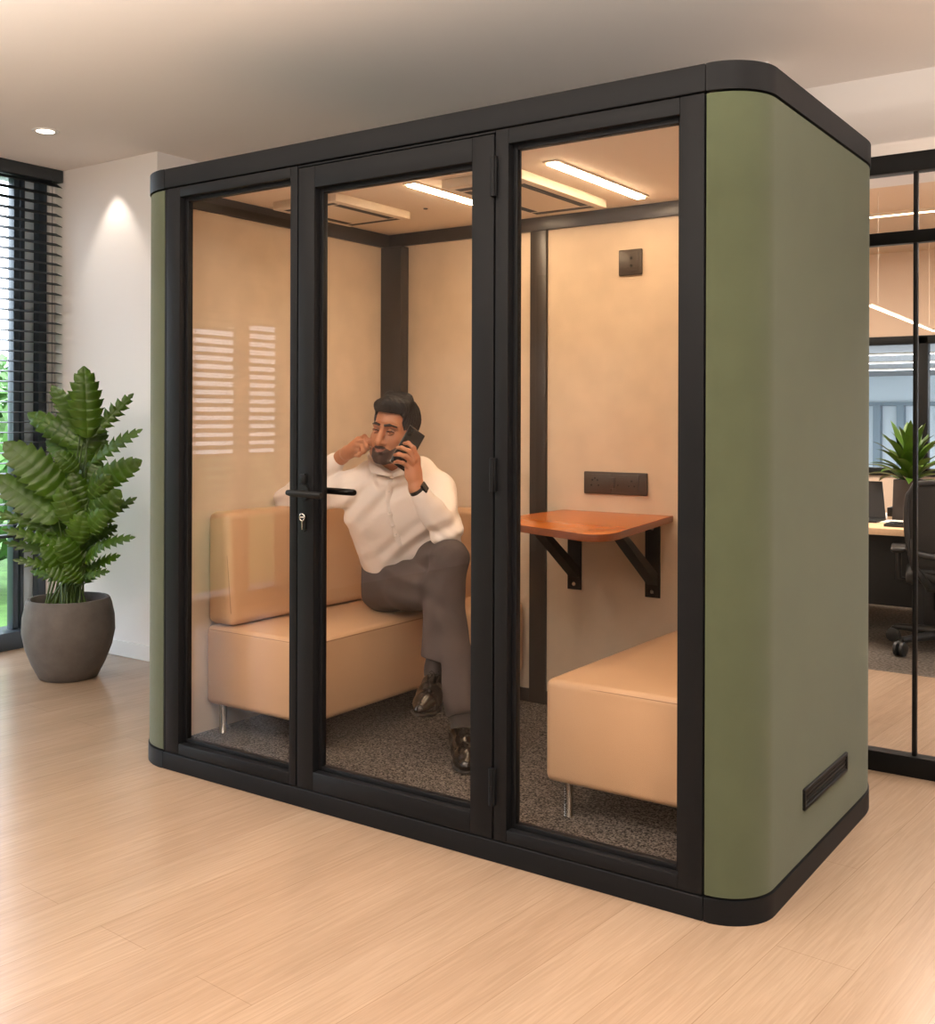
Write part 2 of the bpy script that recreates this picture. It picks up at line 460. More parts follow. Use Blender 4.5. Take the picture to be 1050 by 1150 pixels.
# left wall around the window (window opening Y -5.2 .. 1.085, full height)
WY0, WY1 = -3.12, 1.1
bm = nb(); box(bm, XL - .2, XL, WY1, YB, 0, CH); box(bm, XL - .2, XL, -6.7, WY0, 0, CH); struct('wall_left', bm, M['wall'])
win = thing('window_1', '', '', (XL, -1, 0)); del win['label']; del win['category']; win['kind'] = 'structure'; win['label'] = 'tall dark framed window at the left'
bm = nb()
for y0, y1, x0, x1 in ((1.048, 1.1, -.02, -.2), (.915, .95, -.06, -.12), (.962, .984, -.06, -.12)):
    box(bm, XL + x1, XL + x0, y0, y1, .08, CH, .003)
ym = .9
for k in range(1, 4):
    y = .9 - 1.18 * k; box(bm, XL - .16, XL - .06, y - .035, y + .035, .08, CH - .06, .003)
box(bm, XL - .2, XL - .02, WY0, WY0 + .06, .08, CH, .003)
box(bm, XL - .2, XL - .02, WY0, WY1, CH - .06, CH, .003)
fin('frame', bm, M['winframe'], win, 40)
boxo('side_panel', M['winlit'], win, XL - .12, XL - .07, .984, 1.048, .08, CH - .06, .002)  # side of the window frame, its lit look carried by the pale colour
boxo('sill', M['winframe'], win, XL - .2, XL + .005, WY0, WY1, 0, .1, .004)
bm = nb(); box(bm, XL - .118, XL - .108, WY0 + .05, .9, .1, CH - .06); fin('glass_pane', bm, M['glass'], win)
# venetian blind
BX = XL + .06


def blind(y0, y1, w, tilt, label):
    bl = thing('venetian_blind', label, 'blind', (BX, (y0 + y1) / 2, CH), 'blinds along the window')
    boxo('headrail', M['blind'], bl, BX - .055, BX + .03, y0, y1, CH - .072, CH - .002, .003)
    bm = nb(); z = 2.66
    while z > .68:
        tl = math.radians(tilt(z)); dx, dz = w * math.cos(tl), w * math.sin(tl)
        a = [bm.verts.new(p) for p in ((BX - dx, y0 + .003, z + dz), (BX + dx, y0 + .003, z - dz), (BX + dx, y1 - .003, z - dz), (BX - dx, y1 - .003, z + dz))]
        b = [bm.verts.new(v.co + Vector((0, 0, .0028))) for v in a]
        bm.faces.new(a[::-1]); bm.faces.new(b)
        for i in range(4): bm.faces.new((a[i], a[(i + 1) % 4], b[(i + 1) % 4], b[i]))
        z -= .0572
    fin('slat_stack', bm, M['blind'], bl)
    for y in (y1 - .07, (y0 + y1) / 2, y0 + .12):
        bm = nb(); tube(bm, [(BX + .03, y, .66), (BX + .03, y, CH - .05)], .0016, 5); fin('ladder_cord', bm, M['blind'], bl)
    boxo('bottom_rail', M['blind'], bl, BX - .03, BX + .03, y0, y1, .645, .662, .003)


blind(-.27, 1.13, .03, lambda z: 4 + 24 * max(0, min(1, (z - 1.3) / 1.3)), 'dark slatted venetian blind at the left window, ending at the white wall corner')
blind(-3.1, -.28, .032, lambda z: 24, 'dark venetian blind nearer the camera, seen reflected in the left pod pane')
# recessed ceiling downlight seen at the left
p = J(51, 147, 5.92); q = Vector((-3.719, .552, CH))
dl = thing('recessed_downlight', 'small round lit downlight in the ceiling at the left', 'ceiling light', q)
bm = nb(); lathe(bm, q, [(.043, -.004), (.06, -.006), (.066, -.002), (.066, .0)], 40); fin('trim_ring', bm, M['base'], dl, 60)
bm = nb(); lathe(bm, q, [(0, -.0015), (.043, -.003), (.043, 0)], 40); fin('lens', bm, M['dlens'], dl, 60)

# ------------------------------------------------------------------ the pod
W = 2.1455; R = .1426; RL = .235; H = 2.25; PB = .064; PT = .0734; R2 = .4; YS = 1.03
Zt = H - PT
pod = thing('office_pod', 'black framed glass office pod with sage green fabric sides', 'office pod', (-W / 2, .7, 0))


def plan(o=0.):
    """outer outline of the pod pushed in by o; returns the two ends and the full outline"""
    right = arc(0, R, R - o, -90, 0, 14) + arc(R - R2, YS, R2 - o, 0, 90, 22)
    left = [(-W - x, y) for x, y in arc(0, RL, RL - o, -90, 0, 16) + arc(RL - .08, YS + R2 - .08, .08 - o, 0, 90, 8)]
    return right, left, right + left[::-1]


r0, l0, full = plan(0)
G = .0012
# roof cap and plinth: front member and two wrapped ends, seams where the front meets the ends
for z0, z1, nm in ((Zt, H, 'roof_band'), (0.0, PB, 'plinth')):
    bm = nb(); prism(bm, [(-W + G, 0), (-G, 0), (-G, .055), (-W + G, .055)], z0, z1, .004, 3); fin(nm + '_front', bm, M['black'], pod, 40)
    for sd in (1, -1):
        pl = r0 if sd > 0 else [(-W - x, y) for x, y in l0]
        rr, ys, RC = (R2, YS, R) if sd > 0 else (.08, YS + R2 - .08, RL)
        pl = [(G, 0)] + pl[1:] + [(-W / 2 + G, YS + R2)] + ([(G, .055), (.085, .07), (RC - .03, RC + .06)] + arc(RC - rr, ys, rr - .028, 0, 90, 22) + [(-W / 2 + G, YS + R2 - .028)])[::-1]
        if sd < 0: pl = [(-W - x, y) for x, y in pl][::-1]
        bm = nb(); prism(bm, pl, z0, z1, .003, 2); fin(nm + '_end', bm, M['black'], pod, 40)
bm = nb(); prism(bm, [(x, y) for x, y in plan(.03)[2]], 2.2, 2.212); fin('ceiling_board', bm, M['podceil'], pod)
bm = nb(); prism(bm, [(x, y) for x, y in plan(.03)[2]], 2.212, H - .002); fin('roof_board', bm, M['black'], pod)
bm = nb(); prism(bm, [(x, y) for x, y in plan(.03)[2]], 0.002, PB + .002); fin('base_board', bm, M['hole'], pod)
# rubber feet shadow gap is the 4 mm below the plinth
# curved green side shells
for sd in (1, -1):
    a = plan(.004)[0] if sd > 0 else [(-W - x, y) for x, y in plan(.004)[1]]
    rr, ys, RC = (R2, YS, R) if sd > 0 else (.08, YS + R2 - .08, RL)
    a = [(.002, .004)] + a[1:-1] + [(-.8, YS + R2 - .004)]
    b = [(.002, .07), (.085, .07), (RC - .03, RC + .06)] + arc(RC - rr, ys, rr - .028, 0, 90, 22) + [(-.8, YS + R2 - .028)]
    if sd < 0: a = [(-W - x, y) for x, y in a]; b = [(-W - x, y) for x, y in b]
    bm = nb(); prism(bm, a + b[::-1], PB + .006, Zt - .006, .002, 2); s_ = fin('side_panel', bm, M['green'], pod, 50)
    s_['label'] = 'curved green felt side panel'
bm = nb(); box(bm, -1.35, -.79, YS + R2 - .028, YS + R2 - .004, PB + .006, Zt - .006); fin('rear_panel', bm, M['green'], pod)

# front: fixed panes either side of a glass door
FY = .062


def glazed(name, x0, x1, z0, z1, gx0, gx1, gz0, gz1, parent, pane='glass_pane'):
    bm = nb(); ring_frame(bm, x0, x1, z0, z1, gx0, gx1, gz0, gz1, .001, FY, .0025)
    g = .015   # glazing bead
    ring_frame(bm, gx0 - .001, gx1 + .001, gz0 - .001, gz1 + .001, gx0 + g, gx1 - g, gz0 + g, gz1 - g, .028, .052, .0015)
    f = fin(name, bm, M['black'], parent, 40)
    bm = nb(); box(bm, gx0 + .004, gx1 - .004, .034, .042, gz0 + .004, gz1 - .004); fin(pane, bm, M['glass'], f)
    return f


Zf = Zt - .004
f = glazed('fixed_frame', -W + .012, -1.463, PB + .003, Zf, -2.06, -1.496, .107, 2.136, pod)
f = glazed('fixed_frame', -.658, -.003, PB + .003, Zf, -.613, -.072, .104, 2.127, pod)
bm = nb(); box(bm, -W + .001, -W + .0105, .003, FY, PB + .003, Zf, .002); fin('frame_filler', bm, M['black'], pod, 40)
bm = nb(); box(bm, -1.4615, -.6595, .003, FY, 2.166, Zf, .002); fin('door_header', bm, M['black'], pod, 40)
door = glazed('door', -1.458, -.664, PB + .003, 2.163, -1.385, -.7435, .13, 2.09, pod)
# hinges
for zc, hh in ((2.035, .06), (1.15, .05), (.225, .055)):
    bm = nb(); box(bm, -.672, -.650, -.008, .003, zc - hh, zc + hh, .002); tube(bm, [(-.661, -.008, zc - hh), (-.661, -.008, zc + hh)], .0075, 12); tube(bm, [(-.661, -.008, zc - .004), (-.661, -.008, zc + .004)], .0085, 12)
    fin('hinge', bm, M['black'], door, 50)
# lever handle (outside and inside), rosette and lock
hx, hz = -1.424, 1.066
bm = nb()
cyl(bm, (hx, .002, hz), .026, -.012, (0, 1, 0), 32); tube(bm, [(hx, .0, hz), (hx, -.05, hz), ], .0095, 16)
tube(bm, [(hx - .03, -.052, hz + .001), (hx - .012, -.053, hz), (hx + .118, -.053, hz - .003), (hx + .124, -.053, hz - .003)], [.009, .0115, .0115, .009], 16)
fin('handle', bm, M['bracket'], door, 50)['label'] = 'black lever handle on the outside'
bm = nb(); cyl(bm, (hx, FY, hz), .026, .012, (0, 1, 0), 32); tube(bm, [(hx, FY, hz), (hx, FY + .05, hz)], .0095, 16)
tube(bm, [(hx - .012, FY + .052, hz), (hx + .118, FY + .052, hz - .002), (hx + .124, FY + .052, hz - .002)], [.0115, .0115, .009], 16); fin('handle', bm, M['bracket'], door, 50)
bm = nb(); box(bm, hx - .014, hx + .012, -.012, .003, hz + .03, hz + .062, .003); box(bm, hx + .004, hx + .012, -.014, -.002, hz + .058, hz + .064, .002); fin('latch', bm, M['bracket'], door, 40)
kx, kz = -1.424, .962
bm = nb(); pts = [(.012 * math.cos(a * PI / 12), .012 * math.sin(a * PI / 12) + .02) for a in range(13)] + [(-.009, -.02), (0, -.026), (.009, -.02)]
lo = [bm.verts.new((kx + x, -.006, kz + z)) for x, z in pts]; hi = [bm.verts.new((kx + x, .003, kz + z)) for x, z in pts]
bm.faces.new(lo); bm.faces.new(hi[::-1])
for i in range(len(pts)): bm.faces.new((lo[i], lo[(i + 1) % len(pts)], hi[(i + 1) % len(pts)], hi[i]))
fin('lock_cylinder', bm, M['bracket'], door, 40)
bm = nb(); kz2 = kz + .021
tube(bm, [(kx + .0115 * math.cos(a * PI / 10), -.012, kz2 + .0115 * math.sin(a * PI / 10)) for a in range(21)], .0028, 8)
tube(bm, [(kx, -.012, kz2 - .011), (kx, -.012, kz2 - .042)], [.0032, .0022], 8); tube(bm, [(kx, -.012, kz2), (kx, -.004, kz2)], .004, 8); tube(bm, [(kx - .0115, -.012, kz2), (kx + .0115, -.012, kz2)], .002, 6)
kk = fin('key', bm, M['chrome'], None, 50); tag(kk, 'small metal key in the lock below the door handle', 'key')

# inside lining
YI = 1.40; XI0, XI1 = -2.2, .055; ZC = 2.2; ZF = .07
XC, YC = -.3, 1.05      # the inside corner is cut off behind the rounded back of the shell
bm = nb(); prism(bm, [(XI0 - .02, .055), (XI1 + .01, .055), (XI1 + .01, YC), (XC, YI), (XI0 - .02, YI)], PB - .005, ZF); fin('carpet', bm, M['carpet'], pod)
boxo('wall_lining', M['felt'], pod, XI0 - .02, XI0, FY, YI + .005, ZF, ZC, 0)
bm = nb(); prism(bm, [(XI1, FY), (XI1 + .02, FY), (XI1 + .02, YC), (XC, YI + .005), (XC, YI), (XI1, YC)], ZF, ZC); fin('wall_lining', bm, M['felt'], pod)
boxo('wall_lining', M['felt'], pod, XI0, -1.387, YI, YI + .005, ZF, ZC, 0)
boxo('wall_lining', M['felt'], pod, -1.305, XC, YI, YI + .005, ZF, ZC, 0)
bm = nb()
bh = 2.135
box(bm, XI0, XI0 + .018, FY, YI, bh, ZC, .002); box(bm, XI1 - .018, XI1, FY, YC, bh, ZC, .002); box(bm, XI0 + .018, XC, YI - .018, YI, bh + .006, ZC, .002)
fin('top_rail', bm, M['blackin'], pod, 40)
boxo('corner_post', M['blackin'], pod, XI0, XI0 + .125, YI - .06, YI, ZF, bh, .004)
boxo('wall_post', M['blackin'], pod, -1.387, -1.305, YI - .016, YI + .004, ZF, bh + .006, .003)
bm = nb(); box(bm, XI0 + .125, -1.39, YI - .012, YI, ZF, .128, .002); box(bm, -1.303, XC, YI - .012, YI, ZF, .128, .002); fin('skirting', bm, M['blackin'], pod, 40)
# low air vent on the green side
bm = nb()
y0, y1, z0, z1 = .386, .815, .206, .266; X = R - .004
for a in ((y0, y1, z1 - .01, z1), (y0, y1, z0, z0 + .01), (y0, y0 + .01, z0 + .01, z1 - .01), (y1 - .01, y1, z0 + .01, z1 - .01)): box(bm, X - .002, X + .008, *a, .0015)
for k in range(3): box(bm, X - .001, X + .004, y0 + .01, y1 - .01, z0 + .014 + k * .013, z0 + .019 + k * .013, .001)
v = fin('side_vent', bm, M['bracket'], pod, 40); v['label'] = 'long black slot vent low on the green side'
bm = nb(); box(bm, X - .002, X + .001, y0 + .004, y1 - .004, z0 + .004, z1 - .004); fin('vent_backing', bm, M['hole'], v)

# ceiling lights and vent boxes inside
bx = -.775
lt = thing('linear_ceiling_light', 'warm lit strip light in the pod ceiling behind the right pane', 'ceiling light', (bx, .88, ZC), 'strip lights in the pod ceiling')
bm = nb(); z = ZC
for a in ((bx - .03, bx - .02, .515, 1.235), (bx + .02, bx + .03, .515, 1.235), (bx - .02, bx + .02, .515, .525), (bx - .02, bx + .02, 1.225, 1.235)): box(bm, *a, z - .005, z + .001, .001)
fin('frame', bm, M['whitepl'], lt, 40)
bm = nb(); box(bm, bx - .019, bx + .019, .526, 1.224, z - .012, z + .001, .003); fin('lens', bm, M['lens'], lt, 40)
l2 = copy_tree(lt); l2.location.x = -1.385; l2['label'] = 'warm lit strip light in the pod ceiling behind the door pane'

vx = -1.09
vt = thing('ceiling_vent_unit', 'flat cream ceiling vent box beside the strip light in the right pane', 'air vent', (vx, .88, ZC), 'vent boxes in the pod ceiling')
bm = nb(); box(bm, vx - .17, vx + .17, .55, 1.21, ZC - .034, ZC, .003); fin('housing', bm, M['whitepl'], vt, 40)
for a in ((vx - .135, vx + .135, .585, .625), (vx - .135, vx + .135, 1.135, 1.175), (vx - .135, vx - .1, .64, 1.12), (vx + .1, vx + .135, .64, 1.12)):
    bm = nb(); box(bm, *a, ZC - .0346, ZC - .03); fin('slot_shade', bm, M['hole'], vt)  # flush dark strips, the shade inside the slots put in as colour
bm = nb(); box(bm, vx - .05, vx + .05, .66, .675, ZC - .037, ZC - .033, .001); fin('clip', bm, M['whitepl'], vt, 40)
v2 = copy_tree(vt); v2.location = (-1.9, .73, ZC); v2.scale = (1, .72, 1.0); v2['label'] = 'flat cream ceiling vent box above the sofa in the door pane'
bm = nb(); lathe(bm, (-1.635, .949, ZC), [(0, -.004), (.008, -.004), (.01, 0)], 16); d_ = fin('ceiling_sensor', bm, M['hole']); tag(d_, 'tiny dark sensor dot in the pod ceiling', 'sensor')

# ------------------------------------------------------------------ seating


def cushion(bm, x0, x1, y0, y1, z0, z1, r=.03, puff=.006, seg=5):
    vs0 = set(bm.verts); box(bm, x0, x1, y0, y1, z0, z1)
    new = [v for v in bm.verts if v not in vs0]; es = list({e for v in new for e in v.link_edges})
    bmesh.ops.bevel(bm, geom=es, offset=r, segments=seg, profile=.5, affect='EDGES')


def piping(bm, pts, r=.0022): tube(bm, pts, r, 6)


sofa = thing('corner_sofa', 'tan L-shaped corner sofa with backrests along the left wall of the pod', 'sofa', (-1.9, .8, ZF))
SZ0, SZ1 = .182, .495; SX = -1.635
bm = nb(); cushion(bm, XI0 + .004, SX, .25, YI - .03, SZ0, SZ1, .026); st = fin('seat', bm, M['sofa'], sofa, 60)
bm = nb(); e = .024; zt = SZ1 - .004
piping(bm, [(XI0 + .03, .25 + .004, SZ1 - .016), (SX - .03, .25 + .004, SZ1 - .016), (SX - .006, .25 + .02, SZ1 - .016), (SX - .002, .31, SZ1 - .016), (SX - .002, YI - .05, SZ1 - .016)], .002); fin('seat_seam', bm, M['seam'], st, 60)
bm = nb(); cushion(bm, SX - .02, -1.398, .97, YI - .014, SZ0, .53, .05); fin('return_seat', bm, M['sofa'], sofa, 60)
bm = nb(); BZ = .945
vs0 = None
lo_ = [(XI0 + .004, .5), (XI0 + .15, .5), (XI0 + .118, BZ), (XI0 + .004, BZ)]
a = [bm.verts.new((x, .255, z)) for x, z in lo_]; b = [bm.verts.new((x, YI - .065, z)) for x, z in lo_]
bm.faces.new(a); bm.faces.new(b[::-1])
for i in range(4): bm.faces.new((a[i], a[(i + 1) % 4], b[(i + 1) % 4], b[i]))
bmesh.ops.bevel(bm, geom=list(bm.edges), offset=.032, segments=6, profile=.5, affect='EDGES'); bk = fin('backrest', bm, M['sofa'], sofa, 60)
bm = nb(); piping(bm, [(XI0 + .006 + .13 - .0, .264, .55), (XI0 + .118, .262, .75), (XI0 + .1, .262, BZ - .04), (XI0 + .07, .266, BZ - .012), (XI0 + .03, .268, BZ - .01)], .0018); fin('backrest_seam', bm, M['seam'], bk, 60)
bm = nb(); cushion(bm, XI0 + .13, -1.5, YI - .135, YI - .02, .5, .915, .03); fin('backrest', bm, M['sofa'], sofa, 60)


def sofa_leg(parent, x, y):
    bm = nb(); lathe(bm, (x, y, ZF), [(0, 0), (.017, 0), (.017, .004), (.0155, .006), (.0155, SZ0 - ZF + .012), (0, SZ0 - ZF + .012)], 20); fin('leg', bm, M['chrome'], parent, 50)


for x, y in ((-2.13, .285), (SX - .06, .285), (-2.13, 1.3), (SX - .06, 1.3)): sofa_leg(sofa, x, y)
bench = thing('bench_seat', 'tan upholstered bench with steel legs at the right, below the wall table', 'bench', (-.3, .8, ZF))
bm = nb(); prism(bm, [(-.632, .25), (XI1 - .006, .25), (XI1 - .006, YC - .02), (XC + .06, YI - .07), (XC + .02, YI - .025), (-.632, YI - .025)], SZ0 - .003, SZ1 + .006)
bmesh.ops.bevel(bm, geom=list(bm.edges), offset=.024, segments=5, profile=.5, affect='EDGES'); st = fin('seat', bm, M['sofa'], bench, 60)
bm = nb(); piping(bm, [(-.622, YI - .04, SZ1 - .008), (-.628, .28, SZ1 - .008), (-.61, .255, SZ1 - .008), (XI1 - .03, .253, SZ1 - .008)], .002); fin('seat_seam', bm, M['seam'], st, 60)
for x, y in ((-.565, .285), (-.02, .285), (-.565, 1.32), (-.06, .98)): sofa_leg(bench, x, y)

# ------------------------------------------------------------------ wall table
TZ = .925
tb = thing('wall_table', 'small orange wood table on two black brackets on the pod back wall', 'table', (-.95, YI, TZ))
poly = [(-1.225, YI - .002), (-.712, YI - .002)] + [(-.62, .80)]
pc = [(-.603, .72), (-.598, .665), (-.602, .625), (-.614, .595), (-.636, .576), (-.664, .571), (-.70, .58), (-.76, .603)]
poly += pc + [(-.98, .69), (-1.10, .74), (-1.17, .79), (-1.205, .86), (-1.215, .95)]
bm = nb(); prism(bm, poly, TZ - .026, TZ, .0025, 2)
for f_ in bm.faces:
    if abs(f_.normal.z) < .5: f_.material_index = 1
fin('tabletop', bm, [M['wood'], M['woodedge']], tb, 40)
for X, yy in ((-1.165, 1.0), (-.80, 1.0)):
    bk = None
    bm = nb(); w = .033; z1 = TZ - .027; z0 = .585
    box(bm, X - w, X + w, YI - .008, YI - .0005, z0, z1, .001); box(bm, X - w, X + w, yy, YI - .008, z1 - .006, z1, .001)
    a_ = (YI - .006, z0 + .05); b_ = (yy + .03, z1 - .004); t_ = .006
    vs = []
    for sx in (-.024, .024):
        for (y, z) in ((a_[0], a_[1]), (a_[0], a_[1] + .05), (b_[0] + .045, b_[1]), (b_[0], b_[1])): vs.append(bm.verts.new((X + sx, y, z)))
    for q in ((0, 1, 2, 3), (7, 6, 5, 4), (0, 4, 5, 1), (1, 5, 6, 2), (2, 6, 7, 3), (3, 7, 4, 0)): bm.faces.new([vs[i] for i in q])
    bk = fin('bracket', bm, M['bracket'], tb, 40)
    for zz in (z0 + .024, z1 - .028):
        bm = nb(); cyl(bm, (X, YI - .0075, zz), .0085, -.004, (0, 1, 0), 16); fin('screw', bm, M['chrome'], bk, 50)


def socket_face(bm, x, z, y, s=1.):
    for dx, dz, r in ((0, .013, .0042), (-.0125, -.008, .0036), (.0125, -.008, .0036)): cyl(bm, (x + dx * s, y, z + dz * s), r * s, -.0012, (0, 1, 0), 12, mi=1)


sk = thing('double_socket', 'wide dark double power socket on the back wall above the orange table', 'socket', (-.97, YI, 1.047))
boxo('plate', M['socket'], sk, -1.118, -.823, YI - .012, YI, 1.0, 1.094, .004, 3)
bm = nb(); box(bm, -1.108, -.985, YI - .014, YI - .011, 1.01, 1.084, .002); box(bm, -.965, -.86, YI - .014, YI - .011, 1.01, 1.084, .002)
y = YI - .0138
for dx, dz in ((-.012, .012), (.012, .012), (-.017, -.01), (.017, -.01), (0, .02)): cyl(bm, (-1.063 + dx, y, 1.047 + dz), .0042, -.001, (0, 1, 0), 12, mi=1)
socket_face(bm, -.892, 1.046, y); cyl(bm, (-.955, y, 1.04), .003, -.001, (0, 1, 0), 10, mi=1); fin('insert', bm, [M['socket'], M['hole']], sk, 40)
bm = nb(); box(bm, -.99, -.97, YI - .0155, YI - .011, 1.025, 1.072, .002); fin('rocker', bm, M['socket'], sk, 40)
sw = thing('wall_socket', 'small square dark socket plate high on the back wall at the right', 'socket', (-.903, YI, 1.968))
boxo('plate', M['socket'], sw, -.957, -.85, YI - .012, YI, 1.914, 2.022, .005, 3)
bm = nb(); box(bm, -.938, -.866, YI - .015, YI - .011, 1.93, 2.006, .002); cyl(bm, (-.896, YI - .0147, 1.984), .0065, -.001, (0, 1, 0), 14, mi=1); cyl(bm, (-.896, YI - .0147, 1.953), .0065, -.001, (0, 1, 0), 14, mi=1); fin('insert', bm, [M['socket'], M['hole']], sw, 40)

# ------------------------------------------------------------------ glass partition and the office behind it
gp = thing('glass_partition', 'floor to ceiling black framed glass partition at the right', 'glass partition', (2, YP, 0))
PX0, PX1 = -.38, 5.0
boxo('bottom_rail', M['bracket'], gp, PX0, PX1, YP - .03, YP + .03, 0, .075, .002)
boxo('top_rail', M['bracket'], gp, PX0, PX1, YP - .03, YP + .03, 2.235, 2.305, .002)
boxo('transom', M['bracket'], gp, PX0, PX1, YP - .02, YP + .02, 1.972, 2.018, .002)
for x in (.183, 1.35, 2.5, 3.65):
    boxo('mullion', M['bracket'], gp, x - .0075, x + .0075, YP - .012, YP + .012, .075, 2.235, .002)
bm = nb(); box(bm, PX0, PX1, YP - .005, YP + .005, .07, 2.24); fin('glass_pane', bm, M['glass'], gp)

YF = 7.0
bm = nb(); box(bm, -5, 5.2, 2.1, YF + .1, CH, CH + .12); struct('ceiling_office', bm, M['tanceil'], label='tan office ceiling behind the glass')
# shallow beams across the office ceiling
for i, y in enumerate((3.9, 6.1)):
    bm = nb(); box(bm, -5, 5.2, y, y + .3, CH - .06, CH, .004); o = struct('trim_%d' % (i + 1), bm, M['tanceil'])
SZ, HZ = .872, 2.02
bm = nb(); box(bm, -5, 5.2, YF, YF + .1, 0, SZ); box(bm, -5, 5.2, YF, YF + .1, HZ, CH); struct('wall_office', bm, M['tanwall'], label='tan office wall below and above the inner window')
bm = nb(); box(bm, -5.1, -5, 2.0, YF, 0, CH); box(bm, 5.1, 5.2, 2.1, YF, 0, CH); struct('wall_side', bm, M['tanwall'])
w2 = thing('window_2', '', '', (0, YF, SZ)); del w2['label']; del w2['category']; w2['kind'] = 'structure'; w2['label'] = 'long inner window onto the pale blue office'
bm = nb(); box(bm, -5, 5.2, YF - .03, YF + .08, SZ - .03, SZ + .035, .002); box(bm, -5, 5.2, YF - .03, YF + .08, HZ - .06, HZ + .01, .002)
for x in (-3.0, -1.95, -.955, .2, 1.4, 2.6): box(bm, x - .05, x + .05, YF - .03, YF + .06, SZ, HZ, .002)
fin('frame', bm, M['bracket'], w2, 40)
bm = nb(); box(bm, -5, 5.2, YF + .02, YF + .03, SZ, HZ); fin('glass_pane', bm, M['glass'], w2)
# second office, seen through the inner window
ZI, YI2 = 2.2, 20.0
bm = nb(); box(bm, -14, 9, YF + .1, YI2 + .2, -.1, 0); struct('floor_inner', bm, M['greyceil'])
bm = nb(); box(bm, -14, 9, YF + .1, YI2 + .2, ZI, ZI + .08); struct('ceiling_inner', bm, M['greyceil'], label='grey ceiling of the far office')
bm = nb(); box(bm, -14, 9, YI2, YI2 + .2, 0, ZI); box(bm, -14.1, -14, YF + .1, YI2 + .2, 0, ZI); struct('wall_far', bm, M['bluewall'], label='pale blue far wall')
bm = nb()
for x in (-10.2, -8.6, -7.0, -5.3, -4.55, -4.1, -3.3, -2.4, -1.0): box(bm, x - .07, x + .07, YI2 - .2, YI2 - .02, 0, 1.62, .004)
box(bm, -14, 9, YI2 - .15, YI2 - .02, 1.6, 1.68, .004); o = struct('trim_3', bm, mat('grey_blue_post', (120, 138, 150), .6))
for i, (x0, x1, y) in enumerate(((-9, 4, 12.25), (-10, 5, 14.4), (-10, 5, 16.8))):
    t_ = thing('linear_ceiling_light', ['nearest white strip light on the far grey office ceiling', 'middle white strip light on the far grey office ceiling', 'farthest white strip light on the far grey office ceiling'][i], 'ceiling light', ((x0 + x1) / 2, y, ZI), 'strip lights of the far office')
    bm = nb(); box(bm, x0, x1, y - .09, y + .09, ZI - .02, ZI, .002); fin('housing', bm, M['whitepl'], t_); bm = nb(); box(bm, x0, x1, y - .07, y + .07, ZI - .023, ZI - .02); fin('lens', bm, M['coolstrip'], t_)
t_ = thing('linear_ceiling_light', 'warm strip light across the office ceiling behind the upper glass', 'ceiling light', (-.4, 5.12, CH))
bm = nb(); box(bm, -3, 2.4, 5.08, 5.16, CH - .02, CH, .002); fin('housing', bm, M['whitepl'], t_); bm = nb(); box(bm, -3, 2.4, 5.1, 5.14, CH - .0225, CH - .02); fin('lens', bm, M['warmstrip'], t_)
t_ = thing('pendant_light', 'slanting warm linear pendant light over the desk', 'pendant light', (-.6, 5.1, 1.98))
A, B = Vector((-.575, 3.85, 1.985)), Vector((-.70, 6.2, 2.0))
d_ = (B - A); n_ = Vector((d_.y, -d_.x, 0)).normalized() * .01
bm = nb(); vs = [bm.verts.new(p) for p in (A - n_, A + n_, B + n_, B - n_)]; v2_ = [bm.verts.new(v.co + Vector((0, 0, .012))) for v in vs]
bm.faces.new(v2_)
for i in range(4): bm.faces.new((vs[i], vs[(i + 1) % 4], v2_[(i + 1) % 4], v2_[i]))
fin('housing', bm, M['whitepl'], t_)
bm = nb(); vs = [bm.verts.new(p + Vector((0, 0, -.002))) for p in (A - n_, A + n_, B + n_, B - n_)]; v2_ = [bm.verts.new(v.co + Vector((0, 0, .004))) for v in vs]
bm.faces.new(vs)
for i in range(4): bm.faces.new((vs[i], vs[(i + 1) % 4], v2_[(i + 1) % 4], v2_[i]))
fin('lens', bm, M['warmstrip'], t_)
for f_ in (.1, .9):
    p = A.lerp(B, f_); bm = nb(); tube(bm, [p + Vector((0, 0, .03)), Vector((p.x, p.y, CH))], .0012, 5); fin('cable', bm, M['whitepl'], t_)

# desk
DZ = .672
dk = thing('office_desk', 'pale wood topped desk with dark sides behind the glass partition', 'desk', (-.9, 4.55, 0))
boxo('desktop', M['deskw'], dk, -2.4, .6, 4.0, 5.15, DZ - .04, DZ, .003)
boxo('modesty_panel', M['deskd'], dk, -2.3, -.3, 4.35, 4.39, .16, DZ - .04, .002)
boxo('side_panel', M['deskd'], dk, -.36, -.32, 4.1, 5.0, .05, DZ - .04, .002)
bm = nb(); box(bm, -1.0, -.93, 4.05, 5.05, 0, .03, .003); box(bm, -.99, -.94, 4.5, 4.56, .03, DZ - .04, .003); fin('leg', bm, M['chrome'], dk, 40)
# laptop turned away, keyboard, papers, organiser
lp = thing('laptop', 'dark open laptop at the hidden end of the desk beside the papers', 'laptop', (-.83, 4.5, DZ))
def quadbox(bm, a, b, c, d, th):
    n = (Vector(b) - Vector(a)).cross(Vector(d) - Vector(a)).normalized() * th
    q = [bm.verts.new(Vector(p)) for p in (a, b, c, d)]; r = [bm.verts.new(Vector(p) + n) for p in (a, b, c, d)]
    bm.faces.new(q[::-1]); bm.faces.new(r)
    for i in range(4): bm.faces.new((q[i], q[(i + 1) % 4], r[(i + 1) % 4], r[i]))
bm = nb(); quadbox(bm, (-.98, 4.55, DZ + .012), (-.65, 4.55, DZ + .012), (-.70, 4.66, DZ + .24), (-.98, 4.66, DZ + .24), .008); fin('screen', bm, M['plastic'], lp)
boxo('keyboard_base', M['plastic'], lp, -.98, -.65, 4.32, 4.55, DZ, DZ + .014, .003)
kb = thing('keyboard', 'flat black keyboard lying on the desk before the planter', 'keyboard', (-.44, 4.25, DZ))
